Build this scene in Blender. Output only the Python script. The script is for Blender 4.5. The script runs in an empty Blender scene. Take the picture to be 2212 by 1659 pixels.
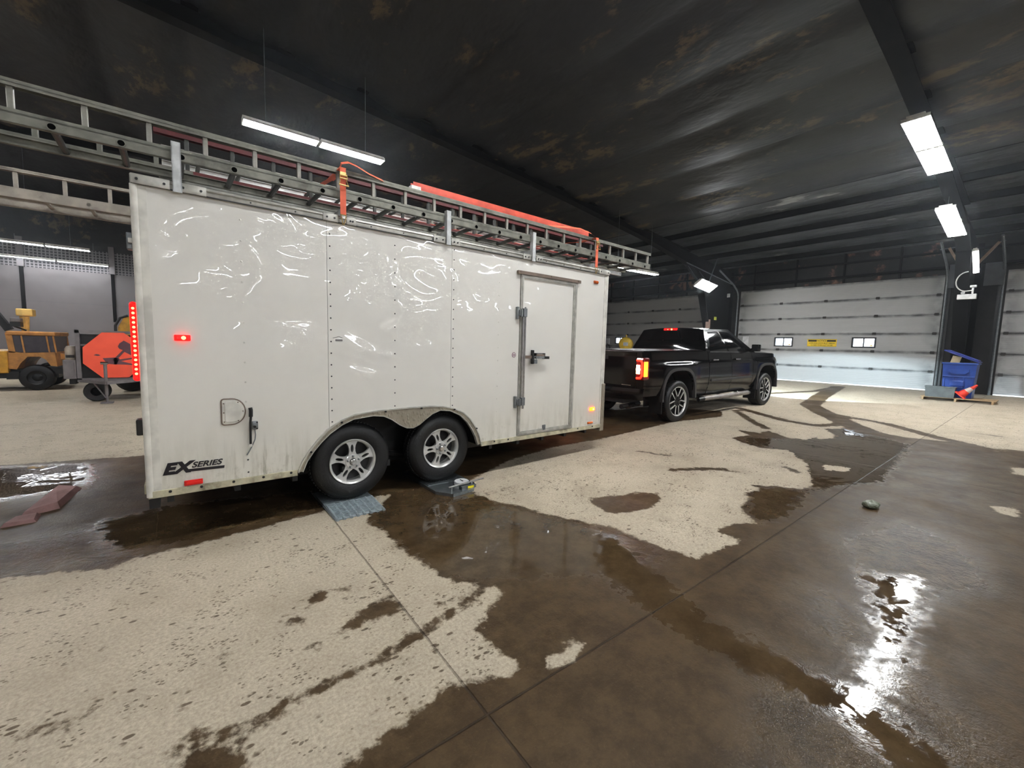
import bpy, bmesh, math, random
import numpy as np
from mathutils import Vector, Matrix, Euler
random.seed(7)
SC = bpy.context.scene
COL = SC.collection
R = math.radians

# ------------------------------------------------------------------ camera
# world: X runs towards the overhead doors, Y to the left, Z up (metres)
CAM_H = 1.5
FPX = 906.35
yaw, pit, rol = R(52.41), R(-5.23165), R(1.55)
fwd = Vector((math.cos(yaw)*math.cos(pit), math.sin(yaw)*math.cos(pit), math.sin(pit)))
rt = Vector((math.sin(yaw), -math.cos(yaw), 0)); up = rt.cross(fwd)
r2 = rt*math.cos(rol)+up*math.sin(rol); u2 = up*math.cos(rol)-rt*math.sin(rol)
cd = bpy.data.cameras.new('camera'); cam = bpy.data.objects.new('camera', cd); COL.objects.link(cam)
m = Matrix((r2, u2, -fwd)).transposed().to_4x4(); m.translation = Vector((0, 0, CAM_H)); cam.matrix_world = m
cd.sensor_width = 36; cd.lens = 36*FPX/2212; cd.clip_start = 0.05; cd.clip_end = 200
SC.camera = cam

# ------------------------------------------------------------------ world (daylight outside the doors), exposure
w = bpy.data.worlds.new('daylight'); SC.world = w; w.use_nodes = True
bg = w.node_tree.nodes['Background']; bg.inputs[0].default_value = (0.80, 0.90, 1.0, 1); bg.inputs[1].default_value = 2.2
SC.view_settings.view_transform = 'Standard'; SC.view_settings.look = 'None'
SC.view_settings.gamma = 1; SC.view_settings.use_curve_mapping = False
SC.view_settings.exposure = 1.98
TUBE_POWER = 34.0

# ------------------------------------------------------------------ materials
def lin(c):
    def f(v):
        v /= 255.0
        return v/12.92 if v <= 0.04045 else ((v+0.055)/1.055)**2.4
    return (f(c[0]), f(c[1]), f(c[2]), 1)

class NT:
    def __init__(s, name):
        s.m = bpy.data.materials.new(name); s.m.use_nodes = True
        s.t = s.m.node_tree; s.b = s.t.nodes['Principled BSDF']; s.n = s.t.nodes
    def new(s, k, **kw):
        n = s.n.new(k)
        for a, v in kw.items(): setattr(n, a, v)
        return n
    def link(s, a, b): s.t.links.new(a, b)
    def val(s, inp, v):
        if hasattr(v, 'is_linked') or hasattr(v, 'links'): s.link(v, inp)
        else: inp.default_value = v
    def math(s, op, a, b=0.0, c=0.0, clamp=False):
        n = s.new('ShaderNodeMath', operation=op, use_clamp=clamp)
        s.val(n.inputs[0], a); s.val(n.inputs[1], b); s.val(n.inputs[2], c)
        return n.outputs[0]
    def pos(s, kind='Object'):
        if not hasattr(s, '_tc'): s._tc = s.new('ShaderNodeTexCoord')
        return s._tc.outputs[kind]
    def mapped(s, scale, kind='Object'):
        n = s.new('ShaderNodeMapping'); s.link(s.pos(kind), n.inputs[0]); n.inputs['Scale'].default_value = scale
        return n.outputs[0]
    def noise(s, scale, detail=4, rough=0.55, vec=None, dist=0.0):
        n = s.new('ShaderNodeTexNoise'); n.inputs['Scale'].default_value = scale
        n.inputs['Detail'].default_value = detail; n.inputs['Roughness'].default_value = rough
        n.inputs['Distortion'].default_value = dist
        s.link(vec if vec is not None else s.pos(), n.inputs['Vector'])
        return n.outputs['Fac']
    def ramp(s, v, lo, hi):
        n = s.new('ShaderNodeMapRange'); n.interpolation_type = 'SMOOTHSTEP'
        s.val(n.inputs[0], v); s.val(n.inputs[1], lo); s.val(n.inputs[2], hi)
        return n.outputs[0]
    def mix(s, f, a, b):
        n = s.new('ShaderNodeMix', data_type='RGBA')
        s.val(n.inputs[0], f); s.val(n.inputs[6], a); s.val(n.inputs[7], b)
        return n.outputs[2]
    def sep(s, v):
        n = s.new('ShaderNodeSeparateXYZ'); s.link(v, n.inputs[0]); return n.outputs
    def bump(s, h, dist, strength=1.0, nrm=None):
        n = s.new('ShaderNodeBump'); n.inputs['Distance'].default_value = dist
        s.val(n.inputs['Strength'], strength); s.link(h, n.inputs['Height'])
        if nrm is not None: s.link(nrm, n.inputs['Normal'])
        return n.outputs[0]

def simple(name, col, rough=0.5, metal=0.0, var=0.15, nscale=6.0, bump=0.0, bscale=40.0, coat=0.0, dirt=None, dirt_amt=0.5, spec=0.5):
    """procedural material: base colour broken up by noise, optional dirt patches and bump"""
    t = NT(name); c = lin(col)
    n = t.noise(nscale, 5)
    d = tuple(x*(1-var) for x in c[:3])+(1,); l = tuple(min(1, x*(1+var)) for x in c[:3])+(1,)
    colr = t.mix(t.ramp(n, 0.35, 0.65), d, l)
    if dirt is not None:
        n2 = t.noise(nscale*0.45, 6, 0.65)
        colr = t.mix(t.math('MULTIPLY', t.ramp(n2, 0.48, 0.68), dirt_amt), colr, lin(dirt))
    t.link(colr, t.b.inputs['Base Color'])
    t.b.inputs['Roughness'].default_value = rough; t.b.inputs['Metallic'].default_value = metal
    t.b.inputs['Coat Weight'].default_value = coat; t.b.inputs['Coat Roughness'].default_value = 0.05
    t.b.inputs['Specular IOR Level'].default_value = spec
    if bump > 0: t.link(t.bump(t.noise(bscale, 4), bump), t.b.inputs['Normal'])
    return t.m

def glow(name, col, strength, base=(20, 20, 20)):
    t = NT(name); t.b.inputs['Base Color'].default_value = lin(base)
    t.b.inputs['Emission Color'].default_value = lin(col); t.b.inputs['Emission Strength'].default_value = strength
    return t.m

M = {}
M['tube'] = glow('fluorescent_tube', (246, 250, 255), TUBE_POWER, (230, 230, 230))
M['tube_wall'] = glow('fluorescent_tube_far', (240, 246, 255), TUBE_POWER*0.3, (230, 230, 230))
M['tube_door'] = glow('fluorescent_tube_dim', (246, 250, 255), TUBE_POWER*0.8, (230, 230, 230))
M['void'] = simple('rung_opening', (4, 4, 4), 0.9, spec=0.0)
M['reflector'] = simple('lamp_reflector_white', (225, 222, 212), 0.35)
M['black'] = simple('black_paint', (20, 20, 21), 0.45)
M['rubber'] = simple('tyre_rubber', (15, 15, 16), 0.5, bump=0.002, bscale=60, dirt=(30, 28, 26), dirt_amt=0.4)
M['alu'] = simple('brushed_aluminium', (190, 190, 190), 0.28, 1.0, nscale=20)
M['alu_dull'] = simple('dull_aluminium', (150, 147, 138), 0.5, 0.75, dirt=(88, 84, 76), dirt_amt=0.7, nscale=12, bump=0.001)
M['alu_trim'] = simple('pale_aluminium_trim', (182, 180, 172), 0.35, 0.3, dirt=(140, 136, 124), dirt_amt=0.5, nscale=12)
M['alu_grey'] = simple('weathered_ladder_aluminium', (128, 127, 117), 0.55, 0.55, dirt=(74, 72, 64), dirt_amt=0.7, nscale=9)
M['alu_bright'] = simple('bright_ladder_aluminium', (215, 214, 208), 0.35, 0.6, nscale=10)
M['alu_pale'] = simple('pale_ladder_aluminium', (168, 160, 148), 0.5, 0.5, dirt=(120, 108, 98), nscale=9)
M['rung_dark'] = simple('dark_grooved_rung', (78, 78, 74), 0.5, 0.6)
M['fib_red'] = simple('dark_red_fibreglass', (92, 30, 30), 0.5)
M['fib_orange'] = simple('orange_fibreglass', (214, 84, 62), 0.5, dirt=(150, 60, 50))
M['strap'] = simple('orange_webbing', (228, 108, 78), 0.8, bump=0.001, bscale=200)
M['yzinc'] = simple('yellow_zinc_buckle', (196, 168, 110), 0.35, 0.8)
M['rack'] = simple('white_rack_upright', (196, 198, 198), 0.4, 0.2, nscale=14)
M['white_plain'] = simple('white_enamel', (212, 209, 200), 0.3)
M['cream_trim'] = simple('cream_dirty_trim', (184, 178, 152), 0.5, dirt=(92, 84, 66), dirt_amt=0.8, nscale=10)
M['red_lens'] = simple('red_reflector', (205, 30, 24), 0.2)
M['amber_lens'] = simple('amber_reflector', (205, 92, 20), 0.25)
M['red_glow'] = glow('red_led_lens', (255, 10, 8), 0.9, (150, 8, 8))
M['red_hot'] = glow('red_led_point', (255, 60, 35), 9, (200, 20, 20))
M['red_tail'] = glow('tail_lamp_red', (255, 20, 8), 3.5, (150, 8, 8))
M['orange_tail'] = glow('tail_lamp_amber', (255, 105, 20), 2.4, (180, 60, 20))
M['white_tail'] = glow('tail_lamp_bulb', (255, 190, 140), 12, (220, 200, 190))
M['lamp_housing'] = simple('dark_red_lamp_housing', (110, 8, 10), 0.15, coat=1.0)
M['amber_glow'] = glow('amber_led', (255, 90, 20), 2, (190, 90, 20))
M['amber_hot'] = glow('amber_led_point', (255, 170, 40), 9, (190, 90, 20))
M['headlamp'] = glow('headlamp_lens', (215, 235, 255), 4, (220, 220, 230))
M['lettering'] = simple('black_vinyl_lettering', (22, 18, 26), 0.4)
M['truck'] = simple('black_truck_paint', (8, 8, 9), 0.12, 0.0, coat=0.0, nscale=3, spec=0.45)
M['truck_trim'] = simple('grey_arch_trim', (46, 44, 44), 0.6)
M['glass_dark'] = simple('tinted_glass', (9, 9, 10), 0.03, coat=1.0)
M['chrome'] = simple('chrome', (205, 205, 208), 0.12, 1.0)
M['machined'] = simple('machined_wheel_face', (205, 204, 200), 0.26, 0.35)
M['cover'] = simple('wet_tonneau_cover', (120, 112, 112), 0.25, dirt=(45, 38, 40), dirt_amt=0.9, nscale=7)
M['steel_dark'] = simple('sooty_steel', (11, 11, 12), 0.85, spec=0.2, dirt=(24, 22, 20), nscale=3)
M['galv'] = simple('galvanised_steel', (128, 132, 134), 0.4, 0.6, nscale=20)
M['pad'] = simple('grey_ramp_plastic', (136, 146, 150), 0.5, nscale=30)
M['scale_steel'] = simple('zinc_scale_plate', (128, 134, 136), 0.25, 0.7, nscale=30, dirt=(70, 72, 70))
M['sticker_yellow'] = simple('yellow_sticker', (238, 222, 30), 0.4)
M['bluebin'] = simple('blue_bin_plastic', (36, 68, 146), 0.4, nscale=5)
M['bluelid'] = simple('dark_blue_lid', (40, 56, 132), 0.45)
M['greybox'] = simple('grey_crate_plastic', (84, 88, 88), 0.6)
M['wood'] = simple('pallet_wood', (176, 148, 112), 0.75, nscale=14, bump=0.002)
M['cone'] = simple('cone_orange_red', (225, 52, 32), 0.5)
M['cone_white'] = simple('cone_white_band', (214, 196, 190), 0.4)
M['card'] = simple('cardboard', (206, 188, 150), 0.8)
M['yellow'] = simple('machine_yellow', (206, 150, 46), 0.45, dirt=(140, 100, 50), dirt_amt=0.5)
M['orangeyellow'] = simple('utility_orange_yellow', (196, 136, 68), 0.5, dirt=(128, 84, 56), dirt_amt=0.6)
M['paleyellow'] = simple('pale_yellow_paint', (238, 196, 110), 0.5)
M['tank_yellow'] = simple('tank_yellow', (232, 192, 60), 0.45)
M['octo'] = simple('fluorescent_orange_panel', (255, 92, 62), 0.55, var=0.05)
M['octo_mark'] = simple('dark_silhouette_vinyl', (96, 58, 68), 0.6)
M['greysteel'] = simple('grey_painted_steel', (112, 106, 106), 0.55, nscale=6)
M['dustglass'] = simple('dusty_cab_glass', (72, 66, 72), 0.35)
M['pink'] = simple('pinkish_foam', (142, 108, 104), 0.8, bump=0.004)
M['ice'] = simple('dirty_ice', (120, 124, 106), 0.4, bump=0.01, bscale=30)
M['tag'] = simple('yellow_green_tag', (200, 205, 84), 0.6)
M['brownboard'] = simple('brown_board', (120, 100, 90), 0.7)
M['exitwhite'] = simple('white_plastic_housing', (205, 205, 205), 0.4)
M['cable_white'] = simple('white_cable', (190, 190, 186), 0.5)
M['timber'] = simple('timber_brace', (168, 140, 116), 0.7)
M['insul'] = simple('grey_insulation_board', (92, 94, 98), 0.8, nscale=3)
M['crank'] = simple('dark_bracket_steel', (60, 58, 56), 0.5, 0.4)
M['notice_black'] = simple('notice_black', (34, 28, 22), 0.6)
M['notice_yellow'] = simple('notice_yellow', (240, 202, 38), 0.5, var=0.03)
M['window_black'] = simple('window_gasket', (34, 34, 38), 0.5)
M['brown_drip'] = simple('brown_drip_cap', (120, 104, 92), 0.5, 0.3)

def trailer_white():
    t = NT('trailer_white_panel')
    p = t.sep(t.pos())
    n = t.noise(2.5, 5)
    base = t.mix(n, lin((224, 221, 213)), lin((230, 227, 220)))
    # road film and algae low down and in streaks below the fittings
    st = t.noise(1.0, 6, 0.7, t.mapped((9, 9, 1.4)))
    low = t.math('MULTIPLY', t.ramp(p[2], 0.55, 0.0), t.ramp(st, 0.42, 0.66))
    blot = t.math('MULTIPLY', t.ramp(p[2], 0.32, 0.0), t.ramp(t.noise(16, 6, 0.7), 0.52, 0.72))
    sx = t.ramp(t.math('ABSOLUTE', t.math('SUBTRACT', p[0], 0.72)), 0.42, 0.02)
    low2 = t.math('MULTIPLY', t.math('MULTIPLY', t.ramp(p[2], 0.42, 0.02), sx), t.ramp(t.noise(1, 6, 0.7, t.mapped((26, 26, 3))), 0.46, 0.7))
    base = t.mix(t.math('MULTIPLY', low, 0.30), base, lin((128, 122, 96)))
    base = t.mix(t.math('MULTIPLY', blot, 0.40), base, lin((104, 98, 76)))
    base = t.mix(t.math('MULTIPLY', low2, 0.75), base, lin((96, 90, 66)))
    base = t.mix(t.math('MULTIPLY', t.ramp(p[2], 0.8, 0.0), 0.22), base, lin((184, 178, 150)))
    t.link(base, t.b.inputs['Base Color'])
    t.b.inputs['Roughness'].default_value = 0.42
    t.b.inputs['Coat Weight'].default_value = 0.9; t.b.inputs['Coat Roughness'].default_value = 0.02
    # thin skin that buckles between the studs
    wob = t.noise(1.0, 1.5, 0.45, t.mapped((1.9, 1.0, 2.6)), 0.6)
    nb = t.bump(wob, 0.05)
    t.link(nb, t.b.inputs['Coat Normal']); t.link(t.bump(wob, 0.010), t.b.inputs['Normal'])
    return t.m
M['trailer'] = trailer_white()

def diamond_plate():
    t = NT('diamond_plate')
    v = t.new('ShaderNodeTexVoronoi'); v.inputs['Scale'].default_value = 30
    t.link(t.mapped((1.6, 1, 0.8)), v.inputs['Vector'])
    d = t.ramp(v.outputs['Distance'], 0.45, 0.15)
    t.link(t.mix(t.noise(12, 5), lin((176, 168, 152)), lin((132, 124, 108))), t.b.inputs['Base Color'])
    t.b.inputs['Metallic'].default_value = 0.35; t.b.inputs['Roughness'].default_value = 0.35
    t.link(t.bump(d, 0.004), t.b.inputs['Normal'])
    return t.m
M['plate'] = diamond_plate()

def ceiling_mat():
    t = NT('sooty_ceiling_liner')
    v = t.mapped((1.0, 0.45, 1.0))
    a = t.noise(0.9, 7, 0.62, v); b = t.noise(3.5, 7, 0.7, v)
    base = t.mix(t.ramp(t.noise(0.35, 3), 0.3, 0.7), lin((24, 25, 30)), lin((38, 37, 37)))
    patch = t.math('MULTIPLY', t.ramp(a, 0.54, 0.62), t.ramp(b, 0.46, 0.56))
    base = t.mix(t.math('MULTIPLY', patch, 0.85), base, lin((104, 88, 64)))
    t.link(base, t.b.inputs['Base Color']); t.b.inputs['Roughness'].default_value = 0.5
    t.link(t.bump(t.noise(1.6, 4, 0.5, v), 0.12, 0.6), t.b.inputs['Normal'])
    return t.m
M['ceiling'] = ceiling_mat()
def deck_mat():
    t = NT('roof_deck_insulation')
    v = t.mapped((1.0, 0.35, 1.0)); a = t.noise(2.2, 6, 0.6, v)
    base = t.mix(t.ramp(a, 0.35, 0.62), lin((42, 43, 46)), lin((74, 76, 80)))
    base = t.mix(t.ramp(t.noise(1.3, 5, 0.65, v), 0.60, 0.68), base, lin((150, 150, 150)))
    t.link(base, t.b.inputs['Base Color']); t.b.inputs['Roughness'].default_value = 0.4
    t.link(t.bump(t.noise(4, 4, 0.5, v), 0.05), t.b.inputs['Normal']); return t.m
M['deck'] = deck_mat()

def upper_wall():
    t = NT('sooty_upper_wall')
    v = t.mapped((1.0, 1.0, 1.0))
    a = t.noise(0.75, 6, 0.6, v, 0.3)
    br = t.new('ShaderNodeTexBrick'); br.inputs['Scale'].default_value = 1.0
    br.inputs['Brick Width'].default_value = 0.55; br.inputs['Row Height'].default_value = 0.42; br.inputs['Mortar Size'].default_value = 0.012
    mp = t.new('ShaderNodeMapping'); t.link(t.pos(), mp.inputs[0]); mp.inputs['Rotation'].default_value = (R(90), 0, R(90))
    t.link(mp.outputs[0], br.inputs['Vector'])
    base = t.mix(t.ramp(t.noise(3, 6, 0.7), 0.3, 0.7), lin((20, 19, 19)), lin((36, 33, 31)))
    p = t.sep(t.pos())
    bright = t.math('MULTIPLY', t.ramp(a, 0.55, 0.62), t.ramp(t.noise(5, 6), 0.36, 0.5))
    bright = t.math('MULTIPLY', bright, t.ramp(p[2], 4.1, 4.3))
    base = t.mix(t.math('MULTIPLY', bright, 0.85), base, lin((146, 106, 88)))
    base = t.mix(t.math('MULTIPLY', br.outputs['Fac'], 0.6), base, lin((22, 20, 19)))
    t.link(base, t.b.inputs['Base Color']); t.b.inputs['Roughness'].default_value = 0.7
    return t.m
M['upper_wall'] = upper_wall()

def door_mat():
    t = NT('overhead_door_panel')
    n = t.noise(1.0, 6, 0.6, t.mapped((1, 0.5, 6)))
    base = t.mix(n, lin((166, 165, 163)), lin((180, 179, 178)))
    p = t.sep(t.pos())
    # soot gathered along the section joints (0.64 m) and at the ends of the door
    fz = t.math('ABSOLUTE', t.math('SUBTRACT', t.math('FRACT', t.math('ADD', t.math('DIVIDE', p[2], 0.64), 0.5)), 0.5))
    s = t.math('MULTIPLY', t.ramp(fz, 0.14, 0.0), t.ramp(t.noise(1.5, 5, 0.6), 0.25, 0.7))
    base = t.mix(t.math('MULTIPLY', s, 0.95), base, lin((48, 46, 48)))
    e = t.math('MULTIPLY', t.ramp(t.math('ABSOLUTE', p[1]), 2.75, 3.3), t.ramp(t.noise(2.2, 6), 0.35, 0.65))
    base = t.mix(t.math('MULTIPLY', e, 0.6), base, lin((80, 82, 80)))
    t.link(base, t.b.inputs['Base Color']); t.b.inputs['Roughness'].default_value = 0.45
    rib = t.new('ShaderNodeTexWave', wave_type='BANDS', bands_direction='Z'); rib.inputs['Scale'].default_value = 5.0
    t.link(t.pos(), rib.inputs['Vector'])
    t.link(t.bump(rib.outputs['Fac'], 0.002), t.b.inputs['Normal'])
    return t.m
M['door'] = door_mat()

def white_wall():
    t = NT('white_wall_liner')
    p = t.sep(t.pos())
    n = t.noise(0.5, 5, 0.6)
    base = t.mix(n, lin((100, 94, 95)), lin((120, 114, 114)))
    ln = t.math('LESS_THAN', t.math('ABSOLUTE', t.math('SUBTRACT', p[2], 2.75)), 0.02)
    base = t.mix(t.math('MULTIPLY', ln, 0.35), base, lin((96, 92, 96)))
    t.link(base, t.b.inputs['Base Color']); t.b.inputs['Roughness'].default_value = 0.35
    t.link(t.bump(t.noise(0.8, 2), 0.05), t.b.inputs['Normal'])
    return t.m
M['white_wall'] = white_wall()

def wire_mesh():
    t = NT('wire_mesh_screen')
    p = t.sep(t.pos())
    gx = t.math('LESS_THAN', t.math('FRACT', t.math('MULTIPLY', p[0], 9.0)), 0.34)
    gz = t.math('LESS_THAN', t.math('FRACT', t.math('MULTIPLY', p[2], 9.0)), 0.34)
    g = t.math('MAXIMUM', gx, gz)
    t.link(t.mix(g, lin((34, 33, 35)), lin((128, 124, 126))), t.b.inputs['Base Color'])
    t.b.inputs['Roughness'].default_value = 0.6
    return t.m
M['mesh'] = wire_mesh()

def floor_mat():
    t = NT('wet_concrete_floor')
    aw = t.new('ShaderNodeAttribute'); aw.attribute_name = 'wet'  # wet floor, with the shade under the vehicles drawn into the same mask
    am = t.new('ShaderNodeAttribute'); am.attribute_name = 'still'
    ag = t.new('ShaderNodeAttribute'); ag.attribute_name = 'grain'
    wet, still, grain = aw.outputs['Fac'], am.outputs['Fac'], ag.outputs['Fac']
    p = t.sep(t.pos())
    edge = t.math('MULTIPLY', t.math('SUBTRACT', t.noise(11, 7, 0.62), 0.5), 0.17)
    fine = t.math('MULTIPLY', t.math('SUBTRACT', t.noise(45, 4, 0.6), 0.5), 0.05)
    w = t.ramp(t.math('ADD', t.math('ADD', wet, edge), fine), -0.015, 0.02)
    # drips: small dark spots stretched along the driving direction, in drifts
    vo = t.new('ShaderNodeTexVoronoi'); vo.inputs['Scale'].default_value = 22; t.link(t.mapped((0.62, 1.25, 1)), vo.inputs['Vector'])
    dr = t.math('MULTIPLY', t.ramp(vo.outputs['Distance'], 0.30, 0.22), t.ramp(t.math('MULTIPLY', t.noise(1.7, 5, 0.6), t.noise(6, 3, 0.5)), 0.262, 0.30))
    dr = t.math('MULTIPLY', dr, t.ramp(t.noise(14, 2), 0.42, 0.5))
    vf = t.new('ShaderNodeTexVoronoi'); vf.inputs['Scale'].default_value = 55; t.link(t.mapped((0.7, 1.15, 1)), vf.inputs['Vector'])
    d2 = t.math('MULTIPLY', t.ramp(vf.outputs['Distance'], 0.36, 0.26), t.ramp(t.math('MULTIPLY', t.noise(2.9, 4, 0.6, None, 0.4), t.noise(9, 3, 0.5)), 0.275, 0.31))
    dr = t.math('MAXIMUM', dr, t.math('MULTIPLY', d2, 0.85))
    # soft dampness reaching past the edges
    damp = t.math('MULTIPLY', t.ramp(t.math('ADD', wet, t.math('MULTIPLY', edge, 2.0)), -0.45, 0.0), 0.14)
    wd = t.math('MAXIMUM', w, t.math('MULTIPLY', dr, 0.85))
    g1 = t.noise(60, 6, 0.75); g2 = t.noise(2.2, 6, 0.6)
    dry = t.mix(t.ramp(g1, 0.25, 0.75), lin((158, 146, 127)), lin((204, 192, 172)))
    dry = t.mix(t.math('MULTIPLY', t.ramp(g2, 0.45, 0.72), 0.35), dry, lin((146, 132, 112)))
    dry = t.mix(t.math('MULTIPLY', t.ramp(t.noise(150, 3, 0.7), 0.60, 0.75), 0.35), dry, lin((112, 98, 80)))
    dry = t.mix(damp, dry, lin((92, 78, 62)))
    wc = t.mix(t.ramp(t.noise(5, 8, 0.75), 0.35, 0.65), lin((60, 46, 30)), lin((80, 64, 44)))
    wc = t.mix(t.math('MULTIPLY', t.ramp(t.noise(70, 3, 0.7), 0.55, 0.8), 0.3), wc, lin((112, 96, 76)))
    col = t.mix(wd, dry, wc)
    # saw-cut joints
    j1 = t.math('ABSOLUTE', t.math('SUBTRACT', t.math('FRACT', t.math('ADD', t.math('DIVIDE', t.math('SUBTRACT', p[0], 0.913), 6.0), 0.5)), 0.5))
    j2 = t.math('ABSOLUTE', t.math('SUBTRACT', t.math('FRACT', t.math('ADD', t.math('DIVIDE', t.math('SUBTRACT', p[1], 1.29), 6.0), 0.5)), 0.5))
    wob = t.math('MULTIPLY', t.noise(30, 2), 0.0006)
    j = t.ramp(t.math('ADD', t.math('MINIMUM', j1, j2), wob), 0.0016, 0.0006)
    col = t.mix(t.math('MULTIPLY', j, t.math('ADD', t.math('MULTIPLY', w, 0.35), 0.4)), col, lin((56, 46, 36)))
    t.link(col, t.b.inputs['Base Color'])
    # gloss
    sm = t.ramp(t.math('ADD', still, t.math('MULTIPLY', edge, 2.2)), -0.10, 0.08)
    sm = t.math('MULTIPLY', sm, w)
    rw = t.math('ADD', t.math('MULTIPLY', t.noise(2.2, 5, 0.6), 0.55), 0.20)
    rgh = t.new('ShaderNodeMix', data_type='FLOAT')
    t.val(rgh.inputs[0], wd); rgh.inputs[2].default_value = 0.75; t.val(rgh.inputs[3], rw)
    rg2 = t.new('ShaderNodeMix', data_type='FLOAT'); t.val(rg2.inputs[0], sm); t.val(rg2.inputs[2], rgh.outputs[0]); rg2.inputs[3].default_value = 0.02
    gr = t.math('MULTIPLY', t.math('MULTIPLY', t.ramp(t.math('ADD', grain, edge), -0.30, 0.25), w), t.math('SUBTRACT', 1.0, sm))
    rg3 = t.new('ShaderNodeMix', data_type='FLOAT'); t.val(rg3.inputs[0], gr); t.val(rg3.inputs[2], rg2.outputs[0]); rg3.inputs[3].default_value = 0.09
    t.link(rg3.outputs[0], t.b.inputs['Roughness'])
    t.link(t.math('ADD', 0.30, t.math('MULTIPLY', t.math('MAXIMUM', sm, gr), 0.2)), t.b.inputs['Specular IOR Level'])
    t.b.inputs['IOR'].default_value = 1.30
    rel = t.math('ADD', t.math('MULTIPLY', t.noise(95, 3, 0.6), 1.0), t.math('MULTIPLY', t.noise(26, 3), 1.4))
    st1 = t.math('MULTIPLY', t.math('SUBTRACT', 1.0, sm), t.math('ADD', 0.35, t.math('MULTIPLY', gr, 0.65)))
    b1 = t.bump(rel, 0.0048, st1)
    rip = t.bump(t.noise(2.6, 3, 0.5, None, 1.0), 0.006, t.math('MULTIPLY', sm, 0.5), b1)
    jn = t.bump(t.math('SUBTRACT', 1.0, j), 0.006, 1.0, rip)
    t.link(jn, t.b.inputs['Normal'])
    return t.m
M['floor'] = floor_mat()

def glass_mat():
    t = NT('window_glass'); t.b.inputs['Base Color'].default_value = (0.95, 0.97, 1, 1)
    t.b.inputs['Roughness'].default_value = 0.02; t.b.inputs['Transmission Weight'].default_value = 1.0; t.b.inputs['IOR'].default_value = 1.1
    n = t.noise(8, 5); t.link(t.mix(t.ramp(n, 0.5, 0.7), (0.95, 0.97, 1, 1), (0.72, 0.78, 0.86, 1)), t.b.inputs['Base Color'])
    return t.m
M['glass'] = glass_mat()

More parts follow.
